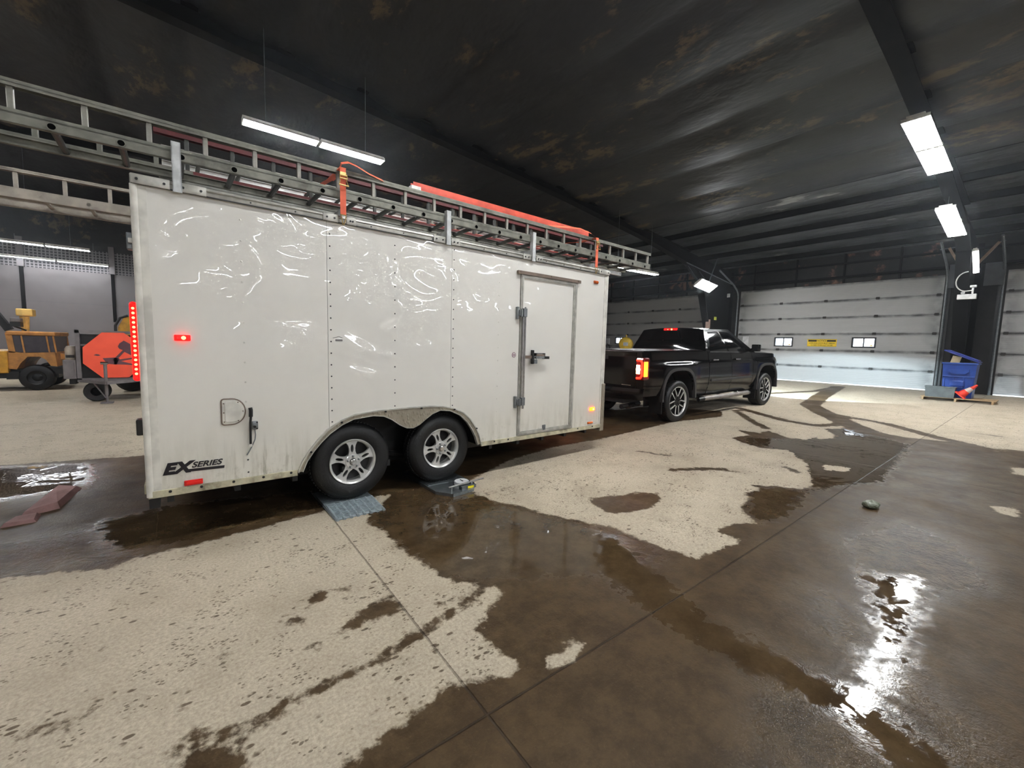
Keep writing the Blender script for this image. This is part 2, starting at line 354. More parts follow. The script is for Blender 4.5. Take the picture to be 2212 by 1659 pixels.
# ------------------------------------------------------------------ mesh helpers
class MB:
    def __init__(s): s.v = []; s.f = []; s.mi = []; s.X = Matrix()
    def add(s, vs, fs, mi=0):
        o = len(s.v); s.v += [tuple(s.X @ Vector(v)) for v in vs]
        s.f += [tuple(i+o for i in f) for f in fs]; s.mi += [mi]*len(fs); return s
    def box(s, x0, x1, y0, y1, z0, z1, mi=0, bev=0.0):
        if bev <= 0:
            vs = [(x, y, z) for x in (x0, x1) for y in (y0, y1) for z in (z0, z1)]
            return s.add(vs, [(0, 1, 3, 2), (4, 6, 7, 5), (0, 4, 5, 1), (2, 3, 7, 6), (0, 2, 6, 4), (1, 5, 7, 3)], mi)
        bm = bmesh.new(); bmesh.ops.create_cube(bm, size=1)
        bmesh.ops.transform(bm, matrix=Matrix.Translation(((x0+x1)/2, (y0+y1)/2, (z0+z1)/2)) @ Matrix.Diagonal((x1-x0, y1-y0, z1-z0, 1)), verts=bm.verts)
        bmesh.ops.bevel(bm, geom=list(bm.edges), offset=bev, segments=2, affect='EDGES', profile=0.5)
        bm.verts.index_update()
        s.add([v.co[:] for v in bm.verts], [[v.index for v in f.verts] for f in bm.faces], mi); bm.free(); return s
    def prism(s, poly, a0, a1, axis='y', mi=0):
        """poly in the plane normal to axis: y -> (x,z), x -> (y,z), z -> (x,y)"""
        def P(p, a): return {'y': (p[0], a, p[1]), 'x': (a, p[0], p[1]), 'z': (p[0], p[1], a)}[axis]
        n = len(poly)
        vs = [P(p, a0) for p in poly]+[P(p, a1) for p in poly]
        fs = [tuple(range(n)), tuple(range(2*n-1, n-1, -1))]+[(i, (i+1) % n, n+(i+1) % n, n+i) for i in range(n)]
        return s.add(vs, fs, mi)
    def strip(s, A, B, a0, a1, axis='y', mi=0):
        """solid band between two polylines of equal length"""
        def P(p, a): return {'y': (p[0], a, p[1]), 'x': (a, p[0], p[1]), 'z': (p[0], p[1], a)}[axis]
        for i in range(len(A)-1):
            q = [A[i], A[i+1], B[i+1], B[i]]
            vs = [P(p, a0) for p in q]+[P(p, a1) for p in q]
            s.add(vs, [(0, 1, 2, 3), (7, 6, 5, 4), (0, 4, 5, 1), (2, 6, 7, 3), (1, 5, 6, 2), (3, 7, 4, 0)], mi)
        return s
    def cyl(s, p0, p1, r, r1=None, n=12, mi=0, caps=True):
        p0, p1 = Vector(p0), Vector(p1); r1 = r if r1 is None else r1
        d = (p1-p0).normalized(); a = d.orthogonal().normalized(); b = d.cross(a)
        vs = []
        for c, rr in ((p0, r), (p1, r1)):
            for k in range(n):
                t = 2*math.pi*k/n; vs.append(c+a*math.cos(t)*rr+b*math.sin(t)*rr)
        fs = [(k, (k+1) % n, n+(k+1) % n, n+k) for k in range(n)]
        if caps: fs += [tuple(range(n-1, -1, -1)), tuple(range(n, 2*n))]
        return s.add(vs, fs, mi)
    def tube(s, pts, r, n=8, mi=0):
        pts = [Vector(p) for p in pts]; vs = []; prev = None
        for i, p in enumerate(pts):
            d = (pts[min(i+1, len(pts)-1)]-pts[max(i-1, 0)]).normalized()
            a = d.orthogonal().normalized() if prev is None else (prev-d*prev.dot(d)).normalized()
            prev = a; b = d.cross(a)
            for k in range(n):
                t = 2*math.pi*k/n; vs.append(p+a*math.cos(t)*r+b*math.sin(t)*r)
        fs = []
        for i in range(len(pts)-1):
            for k in range(n): fs.append((i*n+k, i*n+(k+1) % n, (i+1)*n+(k+1) % n, (i+1)*n+k))
        fs += [tuple(range(n-1, -1, -1)), tuple((len(pts)-1)*n+k for k in range(n))]
        return s.add(vs, fs, mi)
    def lathe(s, prof, cen=(0, 0, 0), axis='y', n=48, mi=0):
        """prof: (radius, along axis)"""
        vs = []
        for k in range(n):
            t = 2*math.pi*k/n; c, q = math.cos(t), math.sin(t)
            for r, a in prof:
                vs.append({'y': (cen[0]+r*c, cen[1]+a, cen[2]+r*q), 'x': (cen[0]+a, cen[1]+r*c, cen[2]+r*q), 'z': (cen[0]+r*c, cen[1]+r*q, cen[2]+a)}[axis])
        L = len(prof)
        fs = [(k*L+i, ((k+1) % n)*L+i, ((k+1) % n)*L+i+1, k*L+i+1) for k in range(n) for i in range(L-1)]
        return s.add(vs, fs, mi)
    def grid(s, fn, nu, nv, mi=0):
        vs = [fn(u/nu, v/nv) for v in range(nv+1) for u in range(nu+1)]
        W = nu+1
        return s.add(vs, [(v*W+u, v*W+u+1, (v+1)*W+u+1, (v+1)*W+u) for v in range(nv) for u in range(nu)], mi)
    def build(s, name, mats, parent=None, smooth=False, loc=None):
        me = bpy.data.meshes.new(name); me.from_pydata(s.v, [], s.f)
        for mt in (mats if isinstance(mats, (list, tuple)) else [mats]): me.materials.append(mt)
        me.polygons.foreach_set('material_index', s.mi)
        bm = bmesh.new(); bm.from_mesh(me)
        bmesh.ops.recalc_face_normals(bm, faces=bm.faces); bm.to_mesh(me); bm.free()
        if smooth:
            me.polygons.foreach_set('use_smooth', [True]*len(me.polygons))
            me.set_sharp_from_angle(angle=R(35))
        me.update()
        o = bpy.data.objects.new(name, me); COL.objects.link(o)
        if parent is not None: o.parent = parent
        if loc is not None: o.location = loc
        return o

def tag(o, label=None, cat=None, group=None, kind=None):
    if label: o['label'] = label
    if cat: o['category'] = cat
    if group: o['group'] = group
    if kind: o['kind'] = kind
    return o
def thing(name, label, cat, loc=(0, 0, 0), rot=(0, 0, 0), group=None):
    o = bpy.data.objects.new(name, None); COL.objects.link(o); o.location = loc; o.rotation_euler = rot
    o.empty_display_size = 0.2
    return tag(o, label, cat, group)
def struct(o): o['kind'] = 'structure'; return o
def part_copy(src, parent, loc=None, rot=None):
    c = src.copy(); COL.objects.link(c); c.parent = parent
    if loc is not None: c.location = loc
    if rot is not None: c.rotation_euler = rot
    return c
def copy_tree(o, parent=None):
    c = o.copy(); COL.objects.link(c); c.parent = parent
    for ch in list(o.children): copy_tree(ch, c)
    return c
def text_mesh(name, body, size, mat, parent, loc, rot, shear=0.0, bold=0.0, depth=0.001, sx=1.0, align='LEFT', space=1.0):
    cu = bpy.data.curves.new(name, 'FONT'); cu.body = body; cu.size = size; cu.shear = shear; cu.offset = bold
    cu.extrude = depth; cu.align_x = align; cu.space_character = space
    ob = bpy.data.objects.new(name+'_tmp', cu); COL.objects.link(ob)
    dg = bpy.context.evaluated_depsgraph_get(); dg.update()
    me = bpy.data.meshes.new_from_object(ob.evaluated_get(dg)); bpy.data.objects.remove(ob); bpy.data.curves.remove(cu)
    me.name = name; me.materials.clear(); me.materials.append(mat)
    for v in me.vertices: v.co.x *= sx
    o = bpy.data.objects.new(name, me); COL.objects.link(o); o.parent = parent; o.location = loc; o.rotation_euler = rot
    return o

def floor_z(x): # the floor falls from the doors towards the middle of the building
    if x <= 2.0: return 0.0
    if x >= 4.0: return 0.021*(x-3)
    return 0.021*(x-2)**2/4

WET_AND_SHADE_AREAS=[[(1.38, 3.72), (1.2, 3.58), (1.12, 3.4), (1.18, 3.13), (1.17, 2.93), (1.18, 2.69), (1.23, 2.46), (1.25, 2.29), (1.31, 2.14), (1.41, 2.09), (1.49, 1.97), (1.42, 1.9), (1.3, 1.86), (1.24, 1.81), (1.15, 1.75), (1.14, 1.65), (1.13, 1.58), (1.16, 1.52), (1.19, 1.48), (1.19, 1.41), (1.1, 1.4), (1.04, 1.44), (0.93, 1.48), (0.84, 1.51), (0.77, 1.5), (0.7, 1.48), (0.66, 1.45), (0.55, 1.46), (0.47, 1.43), (0.41, 1.42), (0.37, 1.42), (0.24, 0.91), (2.33, -0.63), (13.95, -3.06), (9.65, 0.2), (9.41, 0.46), (9.74, 0.93), (9.55, 1.45), (9.68, 2.03), (9.35, 2.35), (7.9, 2.4), (7.84, 2.65), (8.18, 3.06), (7.83, 3.08), (7.78, 3.44), (7.6, 3.24), (7.5, 3.09), (7.06, 3.19), (6.85, 2.95), (6.72, 2.62), (6.92, 2.32), (6.37, 1.91), (5.39, 1.53), (5.19, 1.56), (5.07, 1.76), (4.89, 1.95), (4.79, 1.79), (4.58, 1.91), (4.44, 1.8), (4.21, 1.75), (4.07, 1.71), (3.84, 1.5), (3.69, 1.61), (3.41, 1.6), (3.43, 1.43), (3.18, 1.43), (2.84, 1.48), (2.84, 1.59), (2.79, 1.75), (2.77, 1.9), (2.79, 2.14), (2.67, 2.34), (2.6, 2.5), (2.49, 2.67), (2.43, 2.93), (2.28, 3.25), (2.25, 3.54), (2.3, 3.8), (2.24, 4.12), (2.56, 4.84), (2.12, 4.86), (1.6, 4.0)], [(-1.51, 3.96), (-0.96, 3.8), (-0.69, 3.72), (-0.47, 3.6), (-0.25, 3.7), (0.01, 3.69), (0.39, 3.76), (0.67, 3.8), (0.89, 3.82), (1.18, 3.97), (2.3, 3.8), (3.26, 4.25), (4.25, 4.43), (5.21, 4.37), (6.55, 4.43), (7.43, 4.51), (8.89, 4.24), (9.62, 4.59), (8.29, 7.0), (4.38, 7.31), (-0.55, 6.9), (-1.74, 7.17), (-2.68, 7.27)], [(3.06, 2.72), (3.26, 2.7), (3.44, 2.6), (3.67, 2.55), (3.82, 2.41), (3.67, 2.28), (3.36, 2.22), (3.05, 2.3), (2.98, 2.4), (3.01, 2.54)], [(0.9, 2.31), (0.93, 2.18), (0.9, 2.12), (0.85, 2.12), (0.73, 2.14), (0.62, 2.12), (0.58, 2.17), (0.62, 2.22), (0.74, 2.26)], [(0.58, 2.62), (0.64, 2.56), (0.57, 2.48), (0.49, 2.46), (0.47, 2.52)], [(0.68, 2.56), (0.73, 2.54), (0.72, 2.49), (0.67, 2.51)], [(0.37, 2.4), (0.45, 2.38), (0.42, 2.29), (0.34, 2.33)], [(0.06, 2.29), (0.13, 2.28), (0.12, 2.24), (0.07, 2.24)], [(1.42, 2.06), (1.31, 1.94), (1.19, 1.94), (1.14, 1.96), (1.2, 2.01), (1.3, 2.03)], [(1.09, 2.09), (1.21, 2.06), (1.16, 2.04), (1.08, 2.05)], [(-0.1, 1.84), (-0.06, 1.88), (0.01, 1.88), (0.01, 1.84), (-0.02, 1.83), (0.03, 1.78), (0.1, 1.7), (0.13, 1.6), (0.11, 1.44), (-0.1, 1.59)], [(0.86, 1.7), (0.91, 1.72), (0.91, 1.66)], [(0.73, 1.79), (0.82, 1.76), (0.76, 1.73)], [(9.21, 2.54), (9.56, 2.3), (8.98, 1.77), (8.61, 1.75), (8.45, 2.02)]]  # second outline also paints the shade beneath trailer and pickup as dark floor
WET_TRACKS=[([(1.11, 1.94), (0.94, 1.9), (0.75, 1.87)], 0.035), ([(0.69, 1.84), (0.56, 1.83), (0.46, 1.83), (0.32, 1.81), (0.17, 1.8)], 0.028), ([(0.17, 1.8), (0.05, 1.8)], 0.03), ([(18.77, 4.84), (14.68, 4.2), (12.46, 3.77), (11.27, 3.1), (10.05, 2.32), (9.11, 1.64), (9.05, 1.22), (9.14, 0.69)], 0.22), ([(11.35, 3.12), (10.87, 1.98), (9.98, 1.15), (9.53, 0.54), (9.78, 0.04)], 0.12), ([(10.38, 4.55), (9.54, 3.3), (9.44, 2.74), (10.06, 2.43)], 0.12), ([(10.0, 4.49), (8.8, 3.57), (8.34, 3.15)], 0.08), ([(10.9, 1.18), (11.01, 0.51)], 0.07), ([(14.2, 5.41), (16.24, 4.8), (18.77, 4.84)], 0.12), ([(0.53, 2.11), (0.46, 2.08), (0.41, 2.1)], 0.02), ([(2.16, 3.4), (2.75, 3.42)], 0.02), ([(4.64, 2.78), (5.22, 2.44)], 0.05), ([(5.93, 1.97), (5.81, 1.83)], 0.05), ([(5.0, 2.68), (5.25, 2.23)], 0.02), ([(5.05, 3.55), (5.21, 3.14)], 0.04), ([(-0.56, 2.24), (-0.5, 2.24), (-0.42, 2.21)], 0.012), ([(-0.54, 2.21), (-0.42, 2.14)], 0.01), ([(-0.41, 2.68), (-0.34, 2.68)], 0.012), ([(-0.35, 2.24), (-0.26, 2.21)], 0.008)]
DRY_PATCHES=[[(1.32, 1.34), (1.35, 1.36), (1.44, 1.37), (1.53, 1.38), (1.48, 1.35), (1.33, 1.32)], [(8.62, 2.53), (9.01, 2.4), (8.49, 2.19), (8.17, 2.29)], [(6.45, 1.72), (6.57, 1.52), (6.35, 1.49), (6.25, 1.65)], [(6.16, 0.26), (6.24, 0.13), (5.97, 0.13), (5.97, 0.22)], [(8.36, 0.24), (8.45, 0.06), (7.95, 0.08), (7.93, 0.2)]]
STILL_WATER=[[(1.32, 4.02), (2.27, 3.76), (2.24, 3.2), (2.44, 2.63), (2.55, 2.44), (2.59, 2.17), (2.27, 1.85), (2.11, 1.78), (1.73, 1.97), (1.47, 2.12), (1.27, 2.32), (1.22, 2.96), (1.16, 3.41)], [(2.58, 2.18), (2.65, 1.99), (2.44, 1.59), (2.22, 1.0), (2.26, 0.68), (2.33, 0.43), (2.24, 0.19), (2.12, 0.1), (1.98, 0.2), (2.07, 0.41), (2.1, 0.62), (2.06, 0.9), (2.04, 1.31), (2.12, 1.61), (2.11, 1.78)], [(7.26, 3.06), (7.65, 2.58), (9.25, 1.87), (8.89, 1.34), (6.21, 1.13), (5.8, 1.33), (5.24, 1.47), (6.37, 1.91), (6.92, 2.32), (6.82, 2.8)], [(3.61, 0.68), (3.84, 0.44), (3.28, 0.38), (2.89, 0.35), (2.54, 0.34), (2.24, 0.33), (2.16, 0.4), (2.43, 0.45), (2.86, 0.45), (3.26, 0.56)], [(-2.77, 7.51), (-1.71, 7.04), (-0.99, 6.8), (-0.83, 5.91), (-1.06, 5.73), (-1.39, 5.66), (-2.21, 5.95)], [(4.83, 1.85), (5.16, 1.53), (4.31, 1.4), (3.89, 1.47), (4.26, 1.7)], [(9.21, 2.54), (9.56, 2.3), (8.98, 1.77), (8.61, 1.75), (8.45, 2.02)], [(-0.66, 4.58), (-0.08, 4.66), (1.02, 4.37), (1.19, 4.03), (0.69, 3.9), (-0.07, 3.88), (-0.46, 3.89)]]
GRAINY_WET=[[(2.24, 0.89), (2.25, 0.58), (2.14, 0.41), (2.06, 0.23), (1.86, 0.16), (1.45, 0.46), (1.96, 0.66)], [(4.09, 0.9), (4.92, 0.71), (4.76, 0.41), (4.01, 0.18), (3.68, 0.39), (3.56, 0.64)], [(-1.1, 4.41), (-0.59, 4.43), (-0.28, 4.32), (-0.25, 3.75), (-0.56, 3.76), (-1.35, 3.96), (-1.54, 4.55)], [(2.66, 2.23), (2.74, 1.88), (2.61, 1.62), (2.59, 1.98)], [(3.07, 0.76), (2.87, 0.49), (2.54, 0.44), (2.68, 0.63)], [(2.54, 0.31), (2.49, 0.11), (2.25, 0.07), (2.33, 0.23)], [(-1.58, 6.76), (-0.91, 6.54), (-0.82, 5.57), (-1.23, 5.69)], [(2.3, 3.8), (2.38, 3.66), (2.26, 3.56)]]
# ------------------------------------------------------------------ setting
XF, XB, YL, YR = 19.95, -22.0, 25.0, -29.0      # door wall, back wall, left end wall, right end wall
EAVE, RIDGE_X = 5.3, -1.0
def ceil_z(x): return EAVE+0.1*(XF-x) if x > RIDGE_X else EAVE+0.1*(XF-RIDGE_X)-0.1*(RIDGE_X-x)

def make_floor():
    def axis(lo, hi, a, b, fine, coarse):
        out = list(np.arange(lo, a, coarse))+list(np.arange(a, b, fine))+list(np.arange(b, hi, coarse))+[hi]
        return np.array(out)
    xs = axis(XB, XF, -2.5, 9.5, 0.06, 0.22); ys = axis(YR, YL, -1.6, 5.4, 0.06, 0.22)
    X, Y = np.meshgrid(xs, ys); P = np.stack([X.ravel(), Y.ravel()], 1)
    def sdf(poly):
        A = np.array(poly); B = np.roll(A, -1, 0); d = np.full(len(P), 1e9); ins = np.zeros(len(P), bool)
        for a, b in zip(A, B):
            e = b-a; w_ = P-a; L = max(e@e, 1e-9); h = np.clip(w_@e/L, 0, 1)
            d = np.minimum(d, np.hypot(*(w_-h[:, None]*e).T))
            c = (a[1] > P[:, 1]) != (b[1] > P[:, 1])
            if abs(e[1]) > 1e-9: ins ^= c & (P[:, 0] < e[0]*(P[:, 1]-a[1])/e[1]+a[0])
        return np.where(ins, d, -d)
    def stroke(pts, wd):
        A = np.array(pts); d = np.full(len(P), 1e9)
        for a, b in zip(A[:-1], A[1:]):
            e = b-a; w_ = P-a; h = np.clip(w_@e/max(e@e, 1e-9), 0, 1); d = np.minimum(d, np.hypot(*(w_-h[:, None]*e).T))
        return wd-d
    wet = np.full(len(P), -5.0)  # mask of wet floor plus the painted shade under trailer and pickup
    for p in WET_AND_SHADE_AREAS: wet = np.maximum(wet, sdf(p))
    for p, wd in WET_TRACKS: wet = np.maximum(wet, stroke(p, wd))
    for p in DRY_PATCHES: wet = np.minimum(wet, -sdf(p)-0.02)
    wet = np.clip(wet, -1, 0.5)
    still = np.full(len(P), -1.0)
    for p in STILL_WATER: still = np.maximum(still, sdf(p))
    grain = np.full(len(P), -1.0)
    for p in GRAINY_WET: grain = np.maximum(grain, sdf(p))
    Z = np.array([floor_z(x) for x in P[:, 0]])
    nx, ny = len(xs), len(ys)
    idx = np.arange(nx*ny).reshape(ny, nx)
    F = np.stack([idx[:-1, :-1], idx[:-1, 1:], idx[1:, 1:], idx[1:, :-1]], -1).reshape(-1, 4)
    me = bpy.data.meshes.new('floor'); me.from_pydata(np.column_stack([P, Z]).tolist(), [], F.tolist())
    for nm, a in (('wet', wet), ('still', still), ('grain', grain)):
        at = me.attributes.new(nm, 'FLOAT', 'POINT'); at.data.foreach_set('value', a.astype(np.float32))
    me.polygons.foreach_set('use_smooth', [True]*len(me.polygons)); me.materials.append(M['floor'])
    o = bpy.data.objects.new('floor', me); COL.objects.link(o); struct(o)
make_floor()

# ceiling with the purlins it is hung from (they run along Y)
b = MB()
b.add([(XF, YR, ceil_z(XF)), (XF, YL, ceil_z(XF)), (RIDGE_X, YL, ceil_z(RIDGE_X)), (RIDGE_X, YR, ceil_z(RIDGE_X)), (XB, YL, ceil_z(XB)), (XB, YR, ceil_z(XB))],
      [(0, 1, 2, 3), (3, 2, 4, 5)], 2)
x = XF-0.9
while x > XB+0.5:
    z = ceil_z(x); b.box(x-0.035, x+0.035, YR, YL, z-0.17, z+0.01, 1); b.box(x-0.035, x+0.06, YR, YL, z-0.17, z-0.155, 1)
    x -= 1.45
# blanket liner slung under the purlins over the inner part of the hall, bellying down between them
LX0, LX1 = XF-0.9-1.45*4, XB+0.4
def liner(u, v):
    x = LX0+(LX1-LX0)*u; y = YR+(YL-YR)*v; ph = (XF-0.9-x)/1.45
    k = abs(math.sin(math.pi*ph))
    h = 0.035*math.sin(x*1.7+y*0.8)+0.03*math.sin(y*1.9+x*0.6)+0.02*math.sin(x*5.1-y*3.3)
    return (x, y, ceil_z(x)-0.175-0.085*k**0.8-max(0, h)*k)
b.grid(liner, 360, 90, 0)
struct(b.build('ceiling', [M['ceiling'], M['steel_dark'], M['deck']], smooth=True))
DOORS = [(10.35, 16.9), (2.55, 9.08), (-5.35, 1.2)]
DZ0, DZ1 = floor_z(XF), 4.22
b = MB()
b.box(XF, XF+0.2, YR, YL, DZ1, EAVE+0.4)
edges = [YR]+[v for d in sorted(DOORS) for v in d]+[YL]
for i in range(0, len(edges), 2): b.box(XF, XF+0.2, edges[i], edges[i+1], -0.3, DZ1)
# girts and studs on the wall above the doors
for z in (4.45, 4.95): b.box(XF-0.12, XF, YR, YL, z-0.03, z+0.03, 1)
y = YR+0.7
while y < YL: b.box(XF-0.06, XF, y-0.03, y+0.03, DZ1, EAVE+0.1, 1); y += 1.6
struct(b.build('wall_front', [M['upper_wall'], M['steel_dark']]))
b = MB(); b.box(XB, XF, YL, YL+0.2, -0.3, 4.07, 0); b.box(XB, XF, YL, YL+0.2, 4.07, 4.98, 1); b.box(XB, XF, YL, YL+0.2, 4.98, 7.6, 2)
x = -18.1
while x < XF:
    b.box(x-0.05, x+0.05, YL-0.1, YL, 2.05, 4.07, 3); b.box(x-0.09, x+0.09, YL-0.12, YL, 4.07, 5.2, 0)
    x += 2.6
struct(b.build('wall_left', [M['white_wall'], M['mesh'], M['ceiling'], M['steel_dark']]))
b = MB(); b.box(XB, XF, YR-0.2, YR, -0.3, 7.6); struct(b.build('wall_right', M['white_wall']))
b = MB(); b.box(XB-0.2, XB, YR, YL, -0.3, 7.6); struct(b.build('wall_back', M['white_wall']))

# overhead doors: six sections, hinges, tracks, windows
hinge_mesh = MB(); hinge_mesh.box(-0.03, 0, -0.05, 0.05, -0.045, 0.045); hinge_mesh.cyl((-0.03, -0.06, 0), (-0.03, 0.06, 0), 0.015, n=8)
hinge_src = None
def overhead_door(num, y0, y1, windows=()):
    yc = (y0+y1)/2
    root = bpy.data.objects.new('door_%d' % num, None); COL.objects.link(root); root.location = (XF, yc, DZ0); struct(root)
    b = MB(); H = (DZ1-DZ0)/6; hw = (y1-y0)/2+0.01
    for k in range(6):
        z0 = k*H+(0.035 if k == 0 else 0.006); z1 = (k+1)*H-0.006
        ws = sorted([(w0-yc, w1-yc) for w0, w1 in windows]) if k == 2 else []
        zw0, zw1 = 1.80-DZ0, 2.13-DZ0
        if not ws: b.box(0.03, 0.08, -hw, hw, z0, z1, 0, 0.006); b.box(0.06, 0.075, -hw, hw, z1-0.002, z1+0.014); continue
        b.box(0.03, 0.08, -hw, hw, z0, zw0); b.box(0.03, 0.08, -hw, hw, zw1, z1)
        ed = [-hw]+[v for w_ in ws for v in w_]+[hw]
        for i in range(0, len(ed), 2): b.box(0.03, 0.08, ed[i], ed[i+1], zw0, zw1)
        b.box(0.06, 0.075, -hw, hw, z1-0.002, z1+0.014)
    b.build('door_sections', M['door'], root)
    for w0, w1 in windows:
        a0, a1 = w0-yc, w1-yc; zw0, zw1 = 1.80-DZ0, 2.13-DZ0; f = MB()
        f.box(0.018, 0.09, a0-0.03, a0+0.02, zw0-0.03, zw1+0.03); f.box(0.018, 0.09, a1-0.02, a1+0.03, zw0-0.03, zw1+0.03)
        f.box(0.018, 0.09, a0, a1, zw0-0.03, zw0+0.02); f.box(0.018, 0.09, a0, a1, zw1-0.02, zw1+0.03)
        f.box(0.022, 0.085, (a0+a1)/2-0.017, (a0+a1)/2+0.017, zw0, zw1)
        fo = f.build('window_frame', M['window_black'], root)
        g = MB(); g.box(0.05, 0.056, a0, a1, zw0, zw1); g.build('window_glass', M['glass'], fo)
        s = MB(); s.box(0.044, 0.048, a0+0.06, a0+0.14, zw0+0.03, zw0+0.075); s.build('window_sticker', M['notice_yellow'], fo)
    global hinge_src
    for k in range(1, 6):
        for j in range(5):
            yy = -hw+0.12+(2*hw-0.24)*j/4
            if hinge_src is None:
                hinge_src = hinge_mesh.build('hinge', M['crank'], root); h = hinge_src
            else: h = part_copy(hinge_src, root)
            h.location = (0.03, yy, k*H)
    wd = MB(); wd.box(0.035, 0.075, -hw, hw, 0.014, 0.034); wd.build('bottom_seal', M['white_plain'], root)
    # tracks: up the jambs then curving in under the roof
    for sgn in (-1, 1):
        yy = sgn*(hw+0.06); pts = [(-0.07, yy, 0), (-0.07, yy, 3.55)]
        for a in range(1, 9):
            t = a/8*R(62); pts.append((-0.07-0.45*(1-math.cos(t)), yy, 3.55+0.45*math.sin(t)))
        x, z = pts[-1][0], pts[-1][2]; pts.append((x-0.35, yy, z+0.18)); pts.append((x-1.6, yy, z+0.62))
        tr = MB(); tr.tube(pts, 0.035, 8); tr.build('door_track', M['galv'], root, True)
        j = MB(); j.box(-0.05, 0.0, yy-0.02, yy+0.10*sgn if sgn > 0 else yy+0.02, 0, 3.9) if sgn > 0 else j.box(-0.05, 0.0, yy-0.10, yy+0.02, 0, 3.9)
        j.build('door_jamb', M['black'], root)
    sh = MB(); sh.cyl((-0.16, -hw-0.1, 4.02), (-0.16, hw+0.1, 4.02), 0.022, n=8); sh.build('spring_shaft', M['steel_dark'], root)
    return root
overhead_door(1, *DOORS[0], windows=[(15.4, 16.05)])
d2 = overhead_door(2, *DOORS[1], windows=[(6.87, 7.52), (4.19, 4.85)])
overhead_door(3, *DOORS[2])
# apron outside, so daylight under the door falls on something
b = MB(); b.box(XF+0.2, XF+12, YR, YL, DZ0-0.3, DZ0-0.02); struct(b.build('floor_outside', simple('concrete_apron', (200, 205, 210), 0.8)))

# notice on the middle door
nt = thing('notice_sign', 'yellow and black NOTICE sign between the two windows of the middle overhead door', 'sign', (XF+0.028, 5.83, 1.94), (0, 0, 0))
b = MB(); b.box(-0.006, 0, -0.49, 0.49, -0.15, 0.15, 0)
for k in range(-24, 25):
    for z in (-0.143, 0.143): b.add([(-0.007, -k*0.02-0.006, z-0.007), (-0.007, -k*0.02+0.004, z-0.007), (-0.007, -k*0.02+0.010, z+0.007), (-0.007, -k*0.02, z+0.007)], [(0, 1, 2, 3)], 1)
b.build('sign_plate', [M['notice_yellow'], M['notice_black']], nt)
for a_ in (0.17, -0.46):
    b = MB(); b.box(-0.008, -0.006, a_, a_+0.29, 0.045, 0.115); b.build('header_bar', M['notice_black'], nt)
rotw = (R(90), 0, R(-90))
text_mesh('header_lettering', 'NOTICE', 0.095, M['notice_black'], nt, (-0.0075, 0, 0.048), rotw, bold=0.001, align='CENTER', sx=0.9)
text_mesh('message_lettering', 'OVERHEAD DOOR MUST REMAIN', 0.062, M['notice_black'], nt, (-0.0075, 0, -0.035), rotw, bold=0.0008, align='CENTER', sx=0.92)
text_mesh('message_lettering', 'CLOSED WHEN NOT IN USE', 0.062, M['notice_black'], nt, (-0.0075, 0, -0.112), rotw, bold=0.0008, align='CENTER', sx=0.92)

# rigid steel frames: tapered columns against the door wall and rafters following the roof
def steel_frame(y, label):
    root = thing('steel_frame', label, 'steel frame', (XF-0.1, y, DZ0-0.05), group='rigid steel frames carrying the roof')
    ox, oz = XF-0.1, DZ0-0.05
    inner = [(18.95, DZ0-0.02), (17.15, 4.45), (16.2, 4.98), (13.0, 5.50), (9.0, 5.98), (RIDGE_X, 6.85)]
    outer = [(19.92, DZ0-0.02), (19.92, 5.1), (16.2, ceil_z(16.2)-0.19), (13.0, ceil_z(13.0)-0.19), (9.0, ceil_z(9)-0.19), (RIDGE_X, ceil_z(RIDGE_X)-0.19)]
    A = [(p[0]-ox, p[1]-oz) for p in inner]; B = [(p[0]-ox, p[1]-oz) for p in outer]
    c = MB(); c.strip(A[:3], B[:3], -0.01, 0.01); c.strip(A[:2], [(p[0]+0.02, p[1]) for p in A[:2]], -0.15, 0.15)
    c.strip(A[1:3], [(p[0], p[1]+0.025) for p in A[1:3]], -0.15, 0.15)
    c.strip(B[:2], [(p[0]-0.02, p[1]) for p in B[:2]], -0.15, 0.15); c.build('column', M['steel_dark'], root)
    r_ = MB(); r_.strip(A[2:], B[2:], -0.01, 0.01)
    r_.strip(A[2:], [(p[0], p[1]+0.02) for p in A[2:]], -0.13, 0.13); r_.strip(B[2:], [(p[0], p[1]-0.02) for p in B[2:]], -0.13, 0.13)
    r_.build('rafter', M['steel_dark'], root)
    r3 = MB(); e = (XB+0.3-ox, 4.6-oz)
    r3.strip([A[-1], e], [B[-1], (XB+0.3-ox, ceil_z(XB+0.3)-0.19-oz)], -0.01, 0.01)
    r3.strip([A[-1], e], [(A[-1][0], A[-1][1]+0.02), (e[0], e[1]+0.02)], -0.13, 0.13); r3.build('rafter', M['steel_dark'], root)
    return root
steel_frame(1.9, 'black tapered steel column and rafter behind the blue bin')
steel_frame(9.55, 'black tapered steel column and rafter beyond the cab of the pickup')
steel_frame(17.3, 'black steel rafter near the far left end wall')
steel_frame(-5.9, 'black steel rafter off to the right of the third overhead door')
steel_frame(-13.7, 'black steel rafter two bays to the right of the blue bin')
steel_frame(-21.5, 'black steel rafter nearest the far right end wall')
# grey wall insulation boards either side of the right column
b = MB(); b.box(-0.03, 0, -0.62, -0.20, 0, 0.70); b.box(-0.03, 0, 0.16, 0.58, 0, 0.75)
tag(b.build('insulation_board', M['insul'], loc=(XF-0.19, 1.87, 3.75)), 'grey insulation boards either side of the column above the blue bin', 'insulation board')

